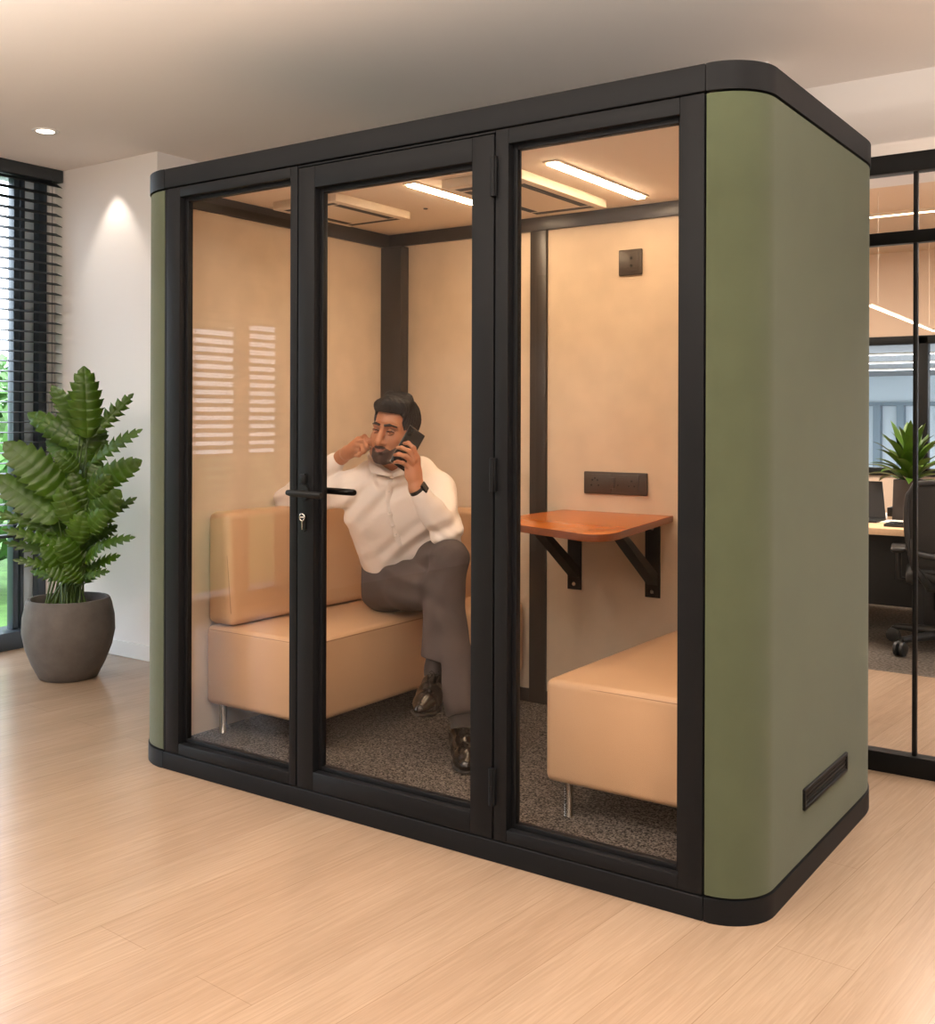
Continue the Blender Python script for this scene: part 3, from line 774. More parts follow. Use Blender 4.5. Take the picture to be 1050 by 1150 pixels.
bm = nb(); box(bm, -.56, -.26, 4.12, 4.27, DZ, DZ + .018, .004); fin('body', bm, M['plastic'], kb, 40)
bm = nb()
for i in range(12):
    for j in range(4): box(bm, -.55 + i * .0235, -.55 + i * .0235 + .019, 4.13 + j * .034, 4.13 + j * .034 + .028, DZ + .018, DZ + .022)
fin('keys', bm, M['bracket'], kb)
pp = thing('paper_stack', 'white papers on the desk between laptop and planter', 'papers', (-.6, 4.45, DZ))
bm = nb(); box(bm, -.64, -.50, 4.36, 4.56, DZ, DZ + .006, .001); fin('sheets', bm, M['paper'], pp)
tr = boxo('desk_tray', M['plastic'], None, -.72, -.3, 4.86, 5.0, DZ, DZ + .06, .006); tag(tr, 'long low black tray along the rear of the desk', 'desk tray')

# planter with spiky plant on the desk
px_, py_ = -.535, 4.68
pl_ = thing('potted_desk_plant', 'spiky green plant in a tall dark planter on the office desk', 'potted plant', (px_, py_, DZ))
bm = nb(); lo = [(-.088, -.088), (.088, -.088), (.088, .088), (-.088, .088)]
a = [bm.verts.new((px_ + x, py_ + y, DZ)) for x, y in lo]; b = [bm.verts.new((px_ + x * .93, py_ + y * .93, DZ + .262)) for x, y in lo]
c = [bm.verts.new((px_ + x * .8, py_ + y * .8, DZ + .262)) for x, y in lo]; d = [bm.verts.new((px_ + x * .8, py_ + y * .8, DZ + .235)) for x, y in lo]
bm.faces.new(a[::-1]); bm.faces.new(d)
for p, q in ((a, b), (b, c), (c, d)):
    for i in range(4): bm.faces.new((p[i], p[(i + 1) % 4], q[(i + 1) % 4], q[i]))
fin('planter', bm, M['planter'], pl_)
bm = nb(); rnd = random.Random(3)
for i in range(46):
    az = i * 2.4; up = .25 + 1.2 * (i / 46.) ** .8 ; L = rnd.uniform(.26, .36) * (1.05 if up > .9 else .95); wd_ = rnd.uniform(.03, .04)
    base = Vector((px_ + rnd.uniform(-.03, .03), py_ + rnd.uniform(-.03, .03), DZ + .235 + .08 * i / 46)); h = Vector((math.cos(az), math.sin(az), 0)); prev = None
    for k in range(9):
        t = k / 8; el = up - .75 * t * t * (1.25 - up * .5)
        p = base if k == 0 else p + (h * math.cos(el) + UP * math.sin(el)) * L / 8
        w = wd_ * (math.sin(PI * min(1, t * .85 + .12)) ** .8 if k < 8 else .02); sd = Vector((-h.y, h.x, 0))
        row = [bm.verts.new(p + sd * w + UP * w * .3), bm.verts.new(p), bm.verts.new(p - sd * w + UP * w * .3)]
        if prev:
            for m_ in (0, 1): bm.faces.new((prev[m_], prev[m_ + 1], row[m_ + 1], row[m_]))
        prev = row
me = fin('foliage', bm, M['leaf'], pl_, 80)

# office chair
C0 = Vector((-.135, 3.95, 0)); ca = math.radians(12)
ch = thing('office_chair', 'black mesh backed swivel chair at the desk behind the glass', 'office chair', C0)
cx_ = Vector((math.cos(ca), math.sin(ca), 0)); cy_ = Vector((-math.sin(ca), math.cos(ca), 0))
def CP(x, y, z): return C0 + cx_ * x + cy_ * y + UP * z
BA = [math.radians(a) for a in (-138, -66, 6, 78, 150)]
for a in BA:
    bm = nb(); tube(bm, [CP(.03 * math.cos(a), .03 * math.sin(a), .105), CP(.18 * math.cos(a), .18 * math.sin(a), .1), CP(.36 * math.cos(a), .36 * math.sin(a), .09)], [.03, .025, .017], 10); lg = fin('base_leg', bm, M['plastic'], ch, 60)
    bm = nb(); p = CP(.37 * math.cos(a), .37 * math.sin(a), .04); ax = Vector((-math.sin(a + .6), math.cos(a + .6), 0))
    for s_ in (-1, 1):
        q = p + ax * (.006 * s_); tube(bm, [q, q + ax * .004 * s_, q + ax * .02 * s_, q + ax * .024 * s_], [.033, .04, .04, .032], 20)
    tube(bm, [p + UP * .05, p + UP * .012], .01, 10); tube(bm, [p - ax * .012 + UP * .03, p + ax * .012 + UP * .03], .016, 12); fin('caster', bm, M['plastic'], lg, 50)
bm = nb(); tube(bm, [CP(0, 0, .07), CP(0, 0, .2), CP(0, 0, .2), CP(0, 0, .36)], [.04, .036, .022, .022], 16); fin('gas_lift', bm, M['plastic'], ch, 50)
bm = nb(); box(bm, -.25, .25, -.24, .26, 0, .07, .03, 4)
for v in bm.verts: v.co = CP(v.co.x, v.co.y, v.co.z + .40)
fin('seat', bm, M['mesh'], ch, 60)
bm = nb(); box(bm, -.14, .14, -.12, .1, .345, .40, .01)
for v in bm.verts: v.co = CP(v.co.x, v.co.y, v.co.z)
fin('seat_mechanism', bm, M['plastic'], ch, 50)
def backpt(u, v):   # u across -1..1, v 0..1 up
    w = .20 + .045 * math.sin(v * 2.6) - .035 * max(0, v - .85) * 4 * abs(u) ** 3
    return CP(u * w, -.25 - .05 * (v - .3) + .05 * u * u, .47 + v * .50 - .015 * (abs(u) ** 4 if v > .9 else 0))
bm = nb(); loop = [backpt(-1, v / 14) for v in range(15)] + [backpt(u / 7, 1) for u in range(-6, 7)] + [backpt(1, 1 - v / 14) for v in range(15)] + [backpt(-u / 7, 0) for u in range(-6, 7)]
tube(bm, loop + [loop[0]], .018, 10, False); fin('back_frame', bm, M['plastic'], ch, 70)
bm = nb(); g = [[bm.verts.new(backpt(u / 8, v / 12)) for u in range(-8, 9)] for v in range(13)]
for r1, r2 in zip(g, g[1:]):
    for i in range(16): bm.faces.new((r1[i], r1[i + 1], r2[i + 1], r2[i]))
mb = fin('mesh_back', bm, M['mesh'], ch, 70); md = mb.modifiers.new('solid', 'SOLIDIFY'); md.thickness = .006
bm = nb()
for sx in (-1, 1): tube(bm, [CP(.08 * sx, -.02, .37), CP(.13 * sx, -.27, .40), CP(.2 * sx, -.31, .5), CP(.21 * sx, -.285, .66)], [.022, .022, .02, .016], 10)
tube(bm, [CP(-.2, -.3, .58), CP(0, -.32, .55), CP(.2, -.3, .58)], .02, 10); fin('back_support', bm, M['plastic'], ch, 60)
for sx in (-1, 1):
    bm = nb(); tube(bm, [CP(.2 * sx, .02, .38), CP(.29 * sx, .0, .40), CP(.29 * sx, .0, .56)], [.02, .02, .018], 12); ar = fin('arm_post', bm, M['plastic'], ch, 60)
    bm = nb(); box(bm, -.042, .042, -.14, .14, 0, .03, .014, 3)
    for v in bm.verts: v.co = CP(.29 * sx + v.co.x, v.co.y + .02, .56 + v.co.z)
    fin('arm_pad', bm, M['plastic'], ar, 60)

# ------------------------------------------------------------------ potted plant by the window
PC = Vector((-3.686, .671, 0))
pt = thing('potted_plant', 'tall leafy green plant in a round dark grey pot by the window', 'potted plant', PC)
PH = .402
bm = nb(); lathe(bm, PC, [(0, 0), (.128, 0), (.142, .006), (.178, .075), (.21, .16), (.225, .235), (.222, .31), (.208, .375), (.2, PH - .006), (.196, PH), (.184, PH), (.18, PH - .008), (.185, .33), (0, .33)], 72); fin('pot', bm, M['pot'], pt, 55)
bm = nb(); lathe(bm, PC, [(0, .362), (.1, .366), (.184, .354)], 40); fin('soil', bm, M['soil'], pt, 80)


def leaf(bm, a, b, w, nl, nrm, droop=.12, cup=.18, sharp=.36):
    """saw-lobed leaf from a to b, w = half width, nl = lobes per side"""
    a = Vector(a); b = Vector(b); d = b - a; L = d.length; d = d / L
    nrm = (nrm - d * nrm.dot(d)).normalized(); sd = d.cross(nrm)

    def rib(t): return a + d * (t * L) + nrm * (droop * L * (math.sin(PI * t * .9)) * .5) - UP * (droop * L * t * t * .5)

    def wid(t): return w * 2.2 * (t + .03) ** .5 * max(0, 1 - t) ** .7
    PHS = (0, .28, .56, .8, .96); N = nl * 5
    for sg in (-1, 1):
        prev = None
        for i in range(N + 1):
            li, pi = divmod(i, 5); ph = PHS[pi]; t = min(1, (li + ph) / nl)
            if i < N:
                lobe = 1 - sharp * (1 - ph / .8) if ph <= .8 else 1 - sharp * .75
                if ph == 0 and li > 0: lobe = 1 - sharp * 1.08
                fwd = (.05 if .5 < ph < .9 else .02) * 8 / nl; ww = min(wid(t) * 1.08, wid(min(1, t + fwd)) * 1.25 + .0008) * lobe
            p = rib(t)
            if i < N:
                q = rib(min(1, t + fwd)) + sd * (sg * ww) - nrm * (cup * ww * .6); m_ = rib(min(1, t + fwd * .4)) + sd * (sg * ww * .5) + nrm * (cup * ww * .22 + (.03 * w if pi == 2 else -.03 * w if pi == 0 else 0))
            else: q = m_ = p
            row = [bm.verts.new(p), bm.verts.new(m_), bm.verts.new(q)]
            if prev:
                for k in (0, 1): bm.faces.new((prev[k], prev[k + 1], row[k + 1], row[k]))
            prev = row


D0 = 5.545
LV = [  # base px, tip px, half width px, lobes, depth offset base/tip
    (98, 492, 94, 405, 19, 8, -.02, -.04), (90, 488, 58, 428, 13, 7, .0, .06), (92, 500, 31, 461, 15, 7, .0, .04),
    (100, 492, 150, 440, 11, 8, .0, .08), (102, 520, 161, 478, 11, 8, .0, -.05), (98, 550, 160, 513, 15, 8, -.04, -.1),
    (95, 525, 52, 492, 13, 6, .02, .08), (72, 558, 4, 489, 22, 8, -.06, -.16), (66, 585, -8, 532, 20, 8, -.04, -.1),
    (98, 592, 136, 547, 18, 7, -.06, -.14), (108, 585, 154, 557, 8, 7, .04, .1), (98, 618, 153, 600, 9, 8, -.02, -.1),
    (96, 640, 136, 622, 9, 7, -.05, -.12), (92, 648, 124, 640, 7, 6, -.08, -.14), (64, 600, -6, 571, 11, 7, .0, -.06),
    (66, 612, 2, 592, 9, 7, -.05, -.15), (68, 625, 3, 606, 8, 7, .02, .02), (70, 640, 14, 626, 8, 7, -.06, -.16),
    (92, 548, 72, 500, 15, 6, .06, .1), (94, 560, 112, 512, 17, 7, .0, .02), (84, 592, 66, 545, 15, 6, -.1, -.16), (96, 530, 84, 470, 16, 7, .03, .06),
    (96, 600, 120, 570, 13, 6, -.1, -.18), (78, 640, 45, 612, 12, 6, -.12, -.2), (88, 640, 66, 600, 14, 6, -.14, -.2), (90, 630, 108, 596, 13, 6, .05, .1),
    (84, 652, 52, 640, 10, 6, -.15, -.22), (94, 632, 116, 610, 11, 6, -.1, -.2), (76, 606, 40, 580, 14, 6, .05, .12), (86, 615, 94, 570, 15, 7, -.12, -.14),
    (70, 610, 30, 560, 15, 6, .0, .1), (100, 560, 126, 530, 12, 6, -.1, -.18), (88, 530, 62, 505, 12, 6, -.08, -.12), (98, 510, 110, 462, 13, 6, .04, .08),
    (82, 655, 96, 615, 12, 6, -.05, -.05), (74, 650, 62, 612, 13, 6, .06, .1), (86, 575, 48, 540, 12, 6, .1, .2), (92, 655, 72, 632, 10, 6, -.17, -.24), (96, 520, 118, 478, 13, 7, .06, .12), (90, 505, 70, 462, 13, 7, .05, .1), (96, 575, 80, 528, 14, 7, -.06, -.1), (80, 560, 58, 524, 13, 7, .06, .1), (88, 600, 106, 552, 14, 7, .02, .06), (72, 595, 40, 556, 14, 7, .03, .08), (100, 610, 132, 588, 11, 7, .06, .12), (64, 630, 30, 604, 11, 7, .08, .14), (82, 630, 88, 588, 13, 7, -.08, -.1), (70, 650, 34, 640, 8, 6, .04, .08), (96, 655, 110, 632, 9, 6, .08, .16)]
bm = nb(); bs = nb(); rnd = random.Random(5)
for i, (x0, y0, x1, y1, w, nl, d0, d1) in enumerate(LV):
    a = J(x0, y0, D0 + d0); b = J(x1, y1, D0 + d1)
    n_ = (CAM - a).normalized() + RT * rnd.uniform(-.35, .35) + UP * rnd.uniform(.1, .6)
    leaf(bm, a, b, w / F * D0, nl, n_, droop=rnd.uniform(.05, .16), cup=rnd.uniform(.1, .5), sharp=.6 if w <= 11 else .27)
    st_ = PC + Vector((rnd.uniform(-.1, .1), rnd.uniform(-.09, .06), .35)); mid = st_.lerp(a, .55) + Vector((rnd.uniform(-.012, .012), rnd.uniform(-.012, .012), .04)); tube(bs, [st_, st_.lerp(mid, .5), mid, mid.lerp(a, .6), a], [.006, .0055, .005, .004, .003], 6)
fo = fin('foliage', bm, M['leaf'], pt, 60); fin('stems', bs, M['stem'], pt, 80)

# ------------------------------------------------------------------ outside
bm = nb(); box(bm, -40, -4.75, -30, 30, -.4, -.3); o = struct('ground', bm, M['grass'], label='green lawn outside the window')


def tree(x, y, r, h, label, n=900, seed=1):
    t = thing('garden_tree', label, 'tree', (x, y, -.3)); rd = random.Random(seed)
    bm = nb(); tube(bm, [(x, y, -.3), (x + .05, y, h * .5), (x, y, h * .8)], [.09, .07, .03], 8); fin('trunk', bm, M['trunk'], t, 60)
    bm = nb()
    cl = [(Vector((x + rd.uniform(-.6, .6) * r, y + rd.uniform(-.6, .6) * r, rd.uniform(.1, h - .35 * r))), rd.uniform(.35, .6) * r) for _ in range(11)]
    for k in range(n):
        c, rr = cl[k % 11]; v = Vector((rd.gauss(0, 1), rd.gauss(0, 1), rd.gauss(0, 1))).normalized(); p = c + v * rr * rd.uniform(.75, 1.05)
        u = Vector((rd.gauss(0, 1), rd.gauss(0, 1), rd.gauss(0, 1))).normalized(); u = (u - v * u.dot(v) * .7).normalized(); s_ = v.cross(u).normalized(); q = rd.uniform(.07, .13)
        vs = [bm.verts.new(p + u * q), bm.verts.new(p + s_ * q * .5), bm.verts.new(p - u * q), bm.verts.new(p - s_ * q * .5)]; bm.faces.new(vs)
    fin('foliage', bm, M['tree'], t)


tree(-8.2, 2.9, 1.3, 2.1, 'leafy green tree nearest outside the left window', 2200, 1)
tree(-9.5, 5.2, 1.6, 2.6, 'leafy green tree farther off outside the left window', 2200, 2)
tree(-8.6, -1.6, 1.4, 2.0, 'green garden tree outside, reflected in the left pod pane', 1500, 3)
bm = nb(); box(bm, -6.1, -4.72, -3.6, -1.5, 2.08, 3.6, .01); cn = fin('sky_reflection_blocker', bm, M['blackin'], None, 40); tag(cn, 'added dark block outside that cuts the sky from the pod pane reflection', 'sky_reflection_blocker')  # added out of view to block upper sky from the left pane's reflection

# ------------------------------------------------------------------ the seated person
def Lc(px, py, d):
    u = px - 525; v = py - 575 - PPY; c, s = math.cos(ROLL), math.sin(ROLL)
    return np.array([(c * u + s * v) / F * d, d, -(-s * u + c * v) / F * d])


AX = np.array([list(RT), list(FW), list(UP)])   # rows: sideways, away, up


def toW(V): return V @ AX + np.array(CAM)


def axes(a, b, side):
    """frame whose first row runs a->b and third row is close to side"""
    u = np.array(b, float) - a; u /= np.linalg.norm(u); s_ = np.array(side, float); s_ -= u * (s_ @ u); s_ /= np.linalg.norm(s_)
    return np.array([u, np.cross(s_, u), s_])


def surf(fl, px, py, d0, d1):
    prev = None
    for d in np.arange(d0, d1, .0015):
        q = Lc(px, py, d); i = np.round((q - fl.lo) / fl.h).astype(int)
        if (i < 0).any() or (i >= fl.n).any(): continue
        if fl.f[tuple(i)] < 0: return q
    return Lc(px, py, d1)


def rotm(yaw, roll, pitch=0.):
    f = np.array([-math.sin(yaw), -math.cos(yaw), 0.]); x = np.array([math.cos(yaw), -math.sin(yaw), 0.]); z = np.array([0, 0, 1.])
    f, z = f * math.cos(pitch) - z * math.sin(pitch), z * math.cos(pitch) + f * math.sin(pitch)
    c, s = math.cos(roll), math.sin(roll)
    T = lambda v: np.array([v[0] * c + v[2] * s, v[1], -v[0] * s + v[2] * c])
    return np.array([T(x), -T(f), T(z)])


HS = 1.06
HM = rotm(math.radians(24), math.radians(8), math.radians(4)); HC = Lc(442, 484.5, 4.33)


def hp(x, y, z): return HC + HS * (x * HM[0] + y * HM[1] + z * HM[2])


def head_prims(f):
    A = HM; e = lambda c, r, k=.02, m='add': f.ell(hp(*c), np.array(r) * HS, A, k, m)
    e((0, .022, .038), (.075, .096, .094))
    e((0, -.022, -.03), (.062, .068, .088), .03)
    e((0, -.03, -.062), (.05, .056, .055), .03)
    for s in (-1, 1):
        e((.034 * s, -.056, -.026), (.026, .024, .024), .02)                               # cheekbones
        f.chain([hp(.062 * s, .0, -.045), hp(.05 * s, -.035, -.085), hp(.016 * s, -.074, -.104)], [.013 * HS, .013 * HS, .015 * HS], .025)   # jaw
        f.chain([hp(.008 * s, -.089, .024), hp(.03 * s, -.083, .026), hp(.048 * s, -.066, .02)], [.008, .009, .007], .014)                   # brow ridge
        e((.0305 * s, -.095, .003), (.018, .017, .0115), .014, 'sub')                      # eye sockets
    f.ell(hp(0, -.081, -.1), np.array((.022, .018, .016)) * HS, A, .018)
    # nose
    f.chain([hp(0, -.088, .012), hp(0, -.099, -.012), hp(0, -.112, -.036)], [.0085, .0105, .0145], .012)
    for s in (-1, 1): f.ell(hp(.0145 * s, -.098, -.0405), (.0105, .0115, .0095), A, .008); f.ell(hp(.0075 * s, -.109, -.0485), (.0038, .004, .004), A, .003, 'sub')
    # mouth: smiling lips
    f.ell(hp(0, -.078, -.07), np.array((.03, .018, .02)) * HS, A, .015)
    for s in (-1, 1):
        f.chain([hp(0, -.0985, -.0645), hp(.014 * s, -.0955, -.0635), hp(.029 * s, -.083, -.0605)], [.0052, .0048, .003], .004)
        f.chain([hp(0, -.0975, -.0765), hp(.013 * s, -.0945, -.0755), hp(.028 * s, -.083, -.0625)], [.0062, .0055, .003], .004)
        f.cap(hp(.0 * s, -.106, -.07), hp(.024 * s, -.094, -.0645), .0024, .002, .003, 'sub')
        # ears
        f.ell(hp(.077 * s, .012, -.006), np.array((.009, .019, .031)) * HS, A, .008); f.ell(hp(.088 * s, .008, -.004), np.array((.008, .011, .02)) * HS, A, .005, 'sub')
        f.ell(hp(.0745 * s, .004, -.036), np.array((.007, .009, .009)) * HS, A, .006)
        # eyelids
        for zz, rr in ((.0094, .0056), (-.0056, .0044)):
            f.chain([hp((.0305 - .0135) * s, -.0825, .0), hp(.0305 * s, -.0905, zz), hp((.0305 + .0145) * s, -.078, .0015)], [.0025, rr, .0025], .004)


NECK = Lc(444, 536, 4.42)
SHR, SHL = Lc(391, 549, 4.47), Lc(493, 550, 4.42)
ELR, WRR = Lc(323, 561, 4.63), Lc(384, 513, 4.45)
ELL_, WRL = Lc(502, 599, 4.2), Lc(468, 549, 4.12)
HIR, HIL = Lc(430, 655, 4.64), Lc(478, 645, 4.64)
KNR, KNL = Lc(497, 662, 4.17), Lc(505, 627, 4.15)
ANR, ANL = Lc(520, 812, 4.0), Lc(488, 766, 4.12)

body = Field((-.84, 3.95, -.76), (.04, 4.86, .17), .0031)
B_ = body
head_prims(B_)
B_.cap(hp(0, .03, -.05), NECK, .056, .06, .03)
B_.chain([SHR + [.03, .01, 0], NECK + [0, .05, -.045], SHL + [-.03, .01, 0]], [.045, .055, .045], .04)
B_.chain([NECK + [0, .08, -.1], Lc(450, 615, 4.6), Lc(455, 650, 4.66)], [.075, .075, .08], .05)
B_.chain([SHR, ELR, WRR], [.05, .04, .027], .02)
B_.chain([SHL, ELL_, WRL], [.05, .042, .028], .02)
# left hand (at the right in the picture) holding the phone
PHC = Lc(457.5, 503.5, 4.185)                         # phone centre
p_top, p_bot = Lc(470, 481.5, 4.215), Lc(445, 526, 4.155)
PU = (p_top - p_bot) / np.linalg.norm(p_top - p_bot); pn = np.array([.62, -.72, .3]); pn -= PU * (pn @ PU); pn /= np.linalg.norm(pn); pw = np.cross(PU, pn)
PA = np.array([PU, pw, pn]); PHL, PHW, PHT = .083, .039, .0045
PHC = (p_top + p_bot) / 2
FR = .0088


def finger(pts, r=FR, k=.006):
    B_.chain(pts, [r * 1.1, r, r * .92, r * .8][:len(pts)], k)


pal_c = Lc(463.5, 526, 4.125)
B_.cap(WRL, Lc(465, 531, 4.125), .027, .03, .02)
B_.chain([Lc(467, 535, 4.12), Lc(467.5, 515, 4.125)], [.02, .017], .012); B_.chain([Lc(463, 536, 4.115), Lc(462, 520, 4.115)], [.021, .018], .012); B_.chain([Lc(460, 534, 4.12), Lc(459, 525, 4.118)], [.018, .015], .012)
finger([Lc(468.5, 514, 4.12), Lc(464.5, 503, 4.115), Lc(458.5, 497.5, 4.135), Lc(454, 498, 4.155)])
finger([Lc(466, 516.5, 4.105), Lc(459.5, 506.5, 4.095), Lc(451, 503, 4.115), Lc(446.5, 503, 4.135)])
finger([Lc(463, 520, 4.1), Lc(455.5, 512.5, 4.09), Lc(448, 510, 4.105), Lc(443.5, 511, 4.125)])
finger([Lc(459, 525, 4.105), Lc(452.5, 520, 4.095), Lc(446.5, 518.5, 4.105), Lc(443, 519.5, 4.12)], FR * .88)
B_.chain([Lc(466, 533, 4.14), Lc(461, 522, 4.18), Lc(458, 510, 4.205), Lc(458, 503, 4.21)], [.014, .0115, .01, .0085], .008)     # thumb behind the phone
# right hand (at the left in the picture) touching the ear
B_.cap(WRR, Lc(391, 507, 4.41), .026, .027, .02)
B_.chain([Lc(389, 508, 4.4), Lc(402.5, 494.5, 4.34)], [.021, .016], .012); B_.chain([Lc(388, 510, 4.4), Lc(401, 500, 4.33)], [.021, .016], .012); B_.chain([Lc(389, 512, 4.4), Lc(399, 505.5, 4.335)], [.018, .014], .012)
finger([Lc(403, 493.5, 4.34), Lc(409.5, 490, 4.31), Lc(414, 494.5, 4.285), Lc(415.5, 499.5, 4.285)])
finger([Lc(402, 496.5, 4.33), Lc(409.5, 495, 4.285), Lc(412, 502, 4.262), Lc(410, 507, 4.275)])
finger([Lc(400.5, 500.5, 4.325), Lc(407, 501, 4.282), Lc(408, 507.5, 4.268), Lc(404.5, 510, 4.285)])
finger([Lc(398.5, 505, 4.33), Lc(403.5, 506.5, 4.295), Lc(403, 511.5, 4.285), Lc(399.5, 512, 4.3)], FR * .88)
B_.chain([Lc(391, 512, 4.39), Lc(400, 509.5, 4.35), Lc(408, 506.5, 4.32), Lc(413.5, 503, 4.3)], [.014, .0118, .01, .0085], .008)
V, Q = B_.mesh()
c = V[Q].mean(1); rel = (c - HC) @ HM.T / HS; x, y, z = np.abs(rel[:, 0]), rel[:, 1], rel[:, 2]
mi = np.zeros(len(Q), int)
jaw = (z < -.03 - (.074 - x) * .98) & (x >= .03) & (x < .07)
chin = (x < .04) & (z < -.0525 - np.maximum(0, x - .018) * .75) & (y < -.055)
mous = (x < .034 - .0) & (z < -.049 + x * .02) & (z > -.0605 - x * .05) & (y < -.07)
goat = (x > .027) & (x < .034) & (z < -.056)
near = (z > -.128) & (y < .03) & (y > -.13) & ((y < -.0) | (z > -.08))
mi[(jaw | chin) & near & (rel[:, 0] > -.044) & (rel[:, 0] < .07)] = 1
lips = (x < .0255) & (z < -.0632 + .005 * (x / .0255) ** 2) & (z > -.0765 + .0165 * (x / .0255) ** 2) & (y < -.08)
mi[lips] = 2
BASE = Vector(toW(np.array(Lc(500, 790, 4.2)))); BASE.z = ZF
person = npmesh('person', toW(V), Q, [M['skin'], M['beard'], M['lip']], None, mi, relax=1)
person.data.transform(Matrix.Translation(-BASE)); person.location = BASE; WL[person.name] = BASE
tag(person, 'man in white shirt and taupe trousers seated cross-legged on the sofa, phone at his ear', 'person')

# eyes
for s in (-1, 1):
    bm = nb(); bmesh.ops.create_uvsphere(bm, u_segments=20, v_segments=14, radius=.0122)
    ctr = hp(.0305 * s, -.0755, .0012); look = np.array([-.62, -.78, -.03]); look /= np.linalg.norm(look)
    for v in bm.verts: v.co = Vector(toW(np.array(v.co) + ctr))
    lw = Vector(look @ AX); cw = Vector(toW(ctr))
    for f_ in bm.faces:
        if (f_.calc_center_median() - cw).normalized().dot(lw) > .55: f_.material_index = 1
    fin('eye', bm, [M['eyew'], M['iris']], person, 80)
# eyelashes and eyebrows
for s in (-1, 1):
    bm = nb(); tube(bm, [Vector(toW(hp(*p))) for p in ((.016 * s, -.0865, .002), (.023 * s, -.0925, .0055), (.0305 * s, -.0935, .007), (.039 * s, -.0895, .0062), (.0465 * s, -.08, .003))], [.0012, .0022, .0026, .0022, .001], 8); fin('eyelashes', bm, M['hair'], person, 80)
for s in (-1, 1):
    fb = Field(HC - .14, HC + .14, .0018); fb.chain([hp(.012 * s, -.0975, .0262), hp(.03 * s, -.0945, .0295), hp(.051 * s, -.073, .0238)], [.005, .0052, .003], .004)
    V, Q = fb.mesh(); npmesh('eyebrow', toW(V), Q, M['hair'], person)
# hair
fh = Field(HC + np.array([-.13, -.16, -.12]), HC + np.array([.16, .18, .19]), .0024)
fh.ell(hp(0, .024, .045), np.array((.0835, .103, .094)) * HS, HM, .02)
fh.chain([hp(-.044, -.05, .096), hp(.0, -.062, .104), hp(.05, -.042, .1)], [.022, .028, .028], .03)
fh.chain([hp(-.03, .0, .13), hp(.04, .0, .128)], [.022, .024], .03)
fh.rbox(hp(-.004, -.1, .0), np.array((.063, .066, .073)) * HS, HM, .02, .006, 'sub')
fh.rbox(hp(0, -.075, -.05), np.array((.1, .062, .052)) * HS, HM, .02, .008, 'sub')
fh.rbox(hp(0, -.06, -.085), np.array((.12, .085, .075)) * HS, HM, .01, .01, 'sub')
fh.rbox(hp(0, .08, -.14), np.array((.12, .09, .075)) * HS, HM, .01, .01, 'sub')
for s in (-1, 1): fh.ell(hp(.084 * s, .01, -.01), np.array((.016, .022, .033)) * HS, HM, .006, 'sub')
sl, X, Y, Z = fh.win(fh.lo, fh.lo + fh.n * fh.h)
xr = ((X - HC[0]) * HM[0][0] + (Y - HC[1]) * HM[0][1] + (Z - HC[2]) * HM[0][2]); yr = ((X - HC[0]) * HM[1][0] + (Y - HC[1]) * HM[1][1] + (Z - HC[2]) * HM[1][2]); zr = ((X - HC[0]) * HM[2][0] + (Y - HC[1]) * HM[2][1] + (Z - HC[2]) * HM[2][2])
fh.f += (.0016 * np.sin(yr * 420 + 90 * xr + 2 * np.sin(zr * 60)) + .0011 * np.sin(yr * 800 - 160 * xr + zr * 200)).astype(np.float32)
V, Q = fh.mesh(); npmesh('hair', toW(V), Q, M['hair'], person)

# shirt
fs = Field((-.86, 3.98, -.78), (.05, 4.9, -.13), .004)
fs.chain([SHR + [.012, 0, -.004], Lc(417, 533, 4.47), Lc(444, 530, 4.49), Lc(472, 530, 4.45), SHL + [-.012, 0, -.004]], [.07, .056, .07, .058, .068], .03)
fs.cap(Lc(426, 553, 4.45), Lc(466, 553, 4.42), .09, .085, .06)
fs.cap(Lc(418, 578, 4.5), Lc(474, 576, 4.45), .115, .105, .06)
fs.cap(Lc(428, 607, 4.55), Lc(474, 600, 4.5), .112, .105, .06)
fs.cap(Lc(440, 632, 4.59), Lc(480, 621, 4.56), .115, .108, .05)
fs.cap(Lc(420, 626, 4.6), Lc(424, 638, 4.62), .05, .035, .05)
fs.chain([SHR + [.005, 0, 0], ELR], [.07, .056], .035); fs.chain([ELR, ELR * .5 + WRR * .5, WRR * .88 + ELR * .12], [.055, .05, .04], .02)
fs.chain([SHL, ELL_], [.068, .06], .035); fs.chain([ELL_, ELL_ * .5 + WRL * .5, WRL * .86 + ELL_ * .14], [.058, .052, .04], .02)
fs.cap(hp(0, .03, -.05), NECK + [0, -.005, .04], .06, .056, .008, 'sub')
fs.cap(Lc(428, 540, 4.375), Lc(455, 540, 4.37), .032, .032, .012)
sl, X, Y, Z = fs.win(fs.lo, fs.lo + fs.n * fs.h)
tor = np.clip((Z + .62) / .1, 0, 1) * np.clip((-.19 - Z) / .08, 0, 1)
wr = .0065 * tor * np.sin(85 * (X * .55 - Z * .8) + 2.2 * np.sin(9 * X + 7 * Z) + 20 * Y) * (.5 + .5 * np.sin(11 * X - 17 * Z + 1))
elbl = np.exp(-((X - ELL_[0]) ** 2 + (Y - ELL_[1]) ** 2 + (Z - ELL_[2] - .03) ** 2) / .012); elbr = np.exp(-((X - ELR[0]) ** 2 + (Y - ELR[1]) ** 2 + (Z - ELR[2]) ** 2) / .012)
wr = wr + .0035 * elbl * np.sin(105 * (X * .75 + Z * .6) + 3 * np.sin(26 * Z + 8 * X)) + .007 * elbr * np.sin(120 * (X * .5 - Z * .85) + 2 * np.sin(20 * X))
hem = np.exp(-((Z + .58) / .05) ** 2); wr = wr + .004 * hem * np.sin(70 * X + 30 * Z + 3 * np.sin(12 * X))
fs.f += wr.astype(np.float32)
V, Q = fs.mesh(); shirt = npmesh('shirt', toW(V), Q, M['shirt'], person, relax=3)
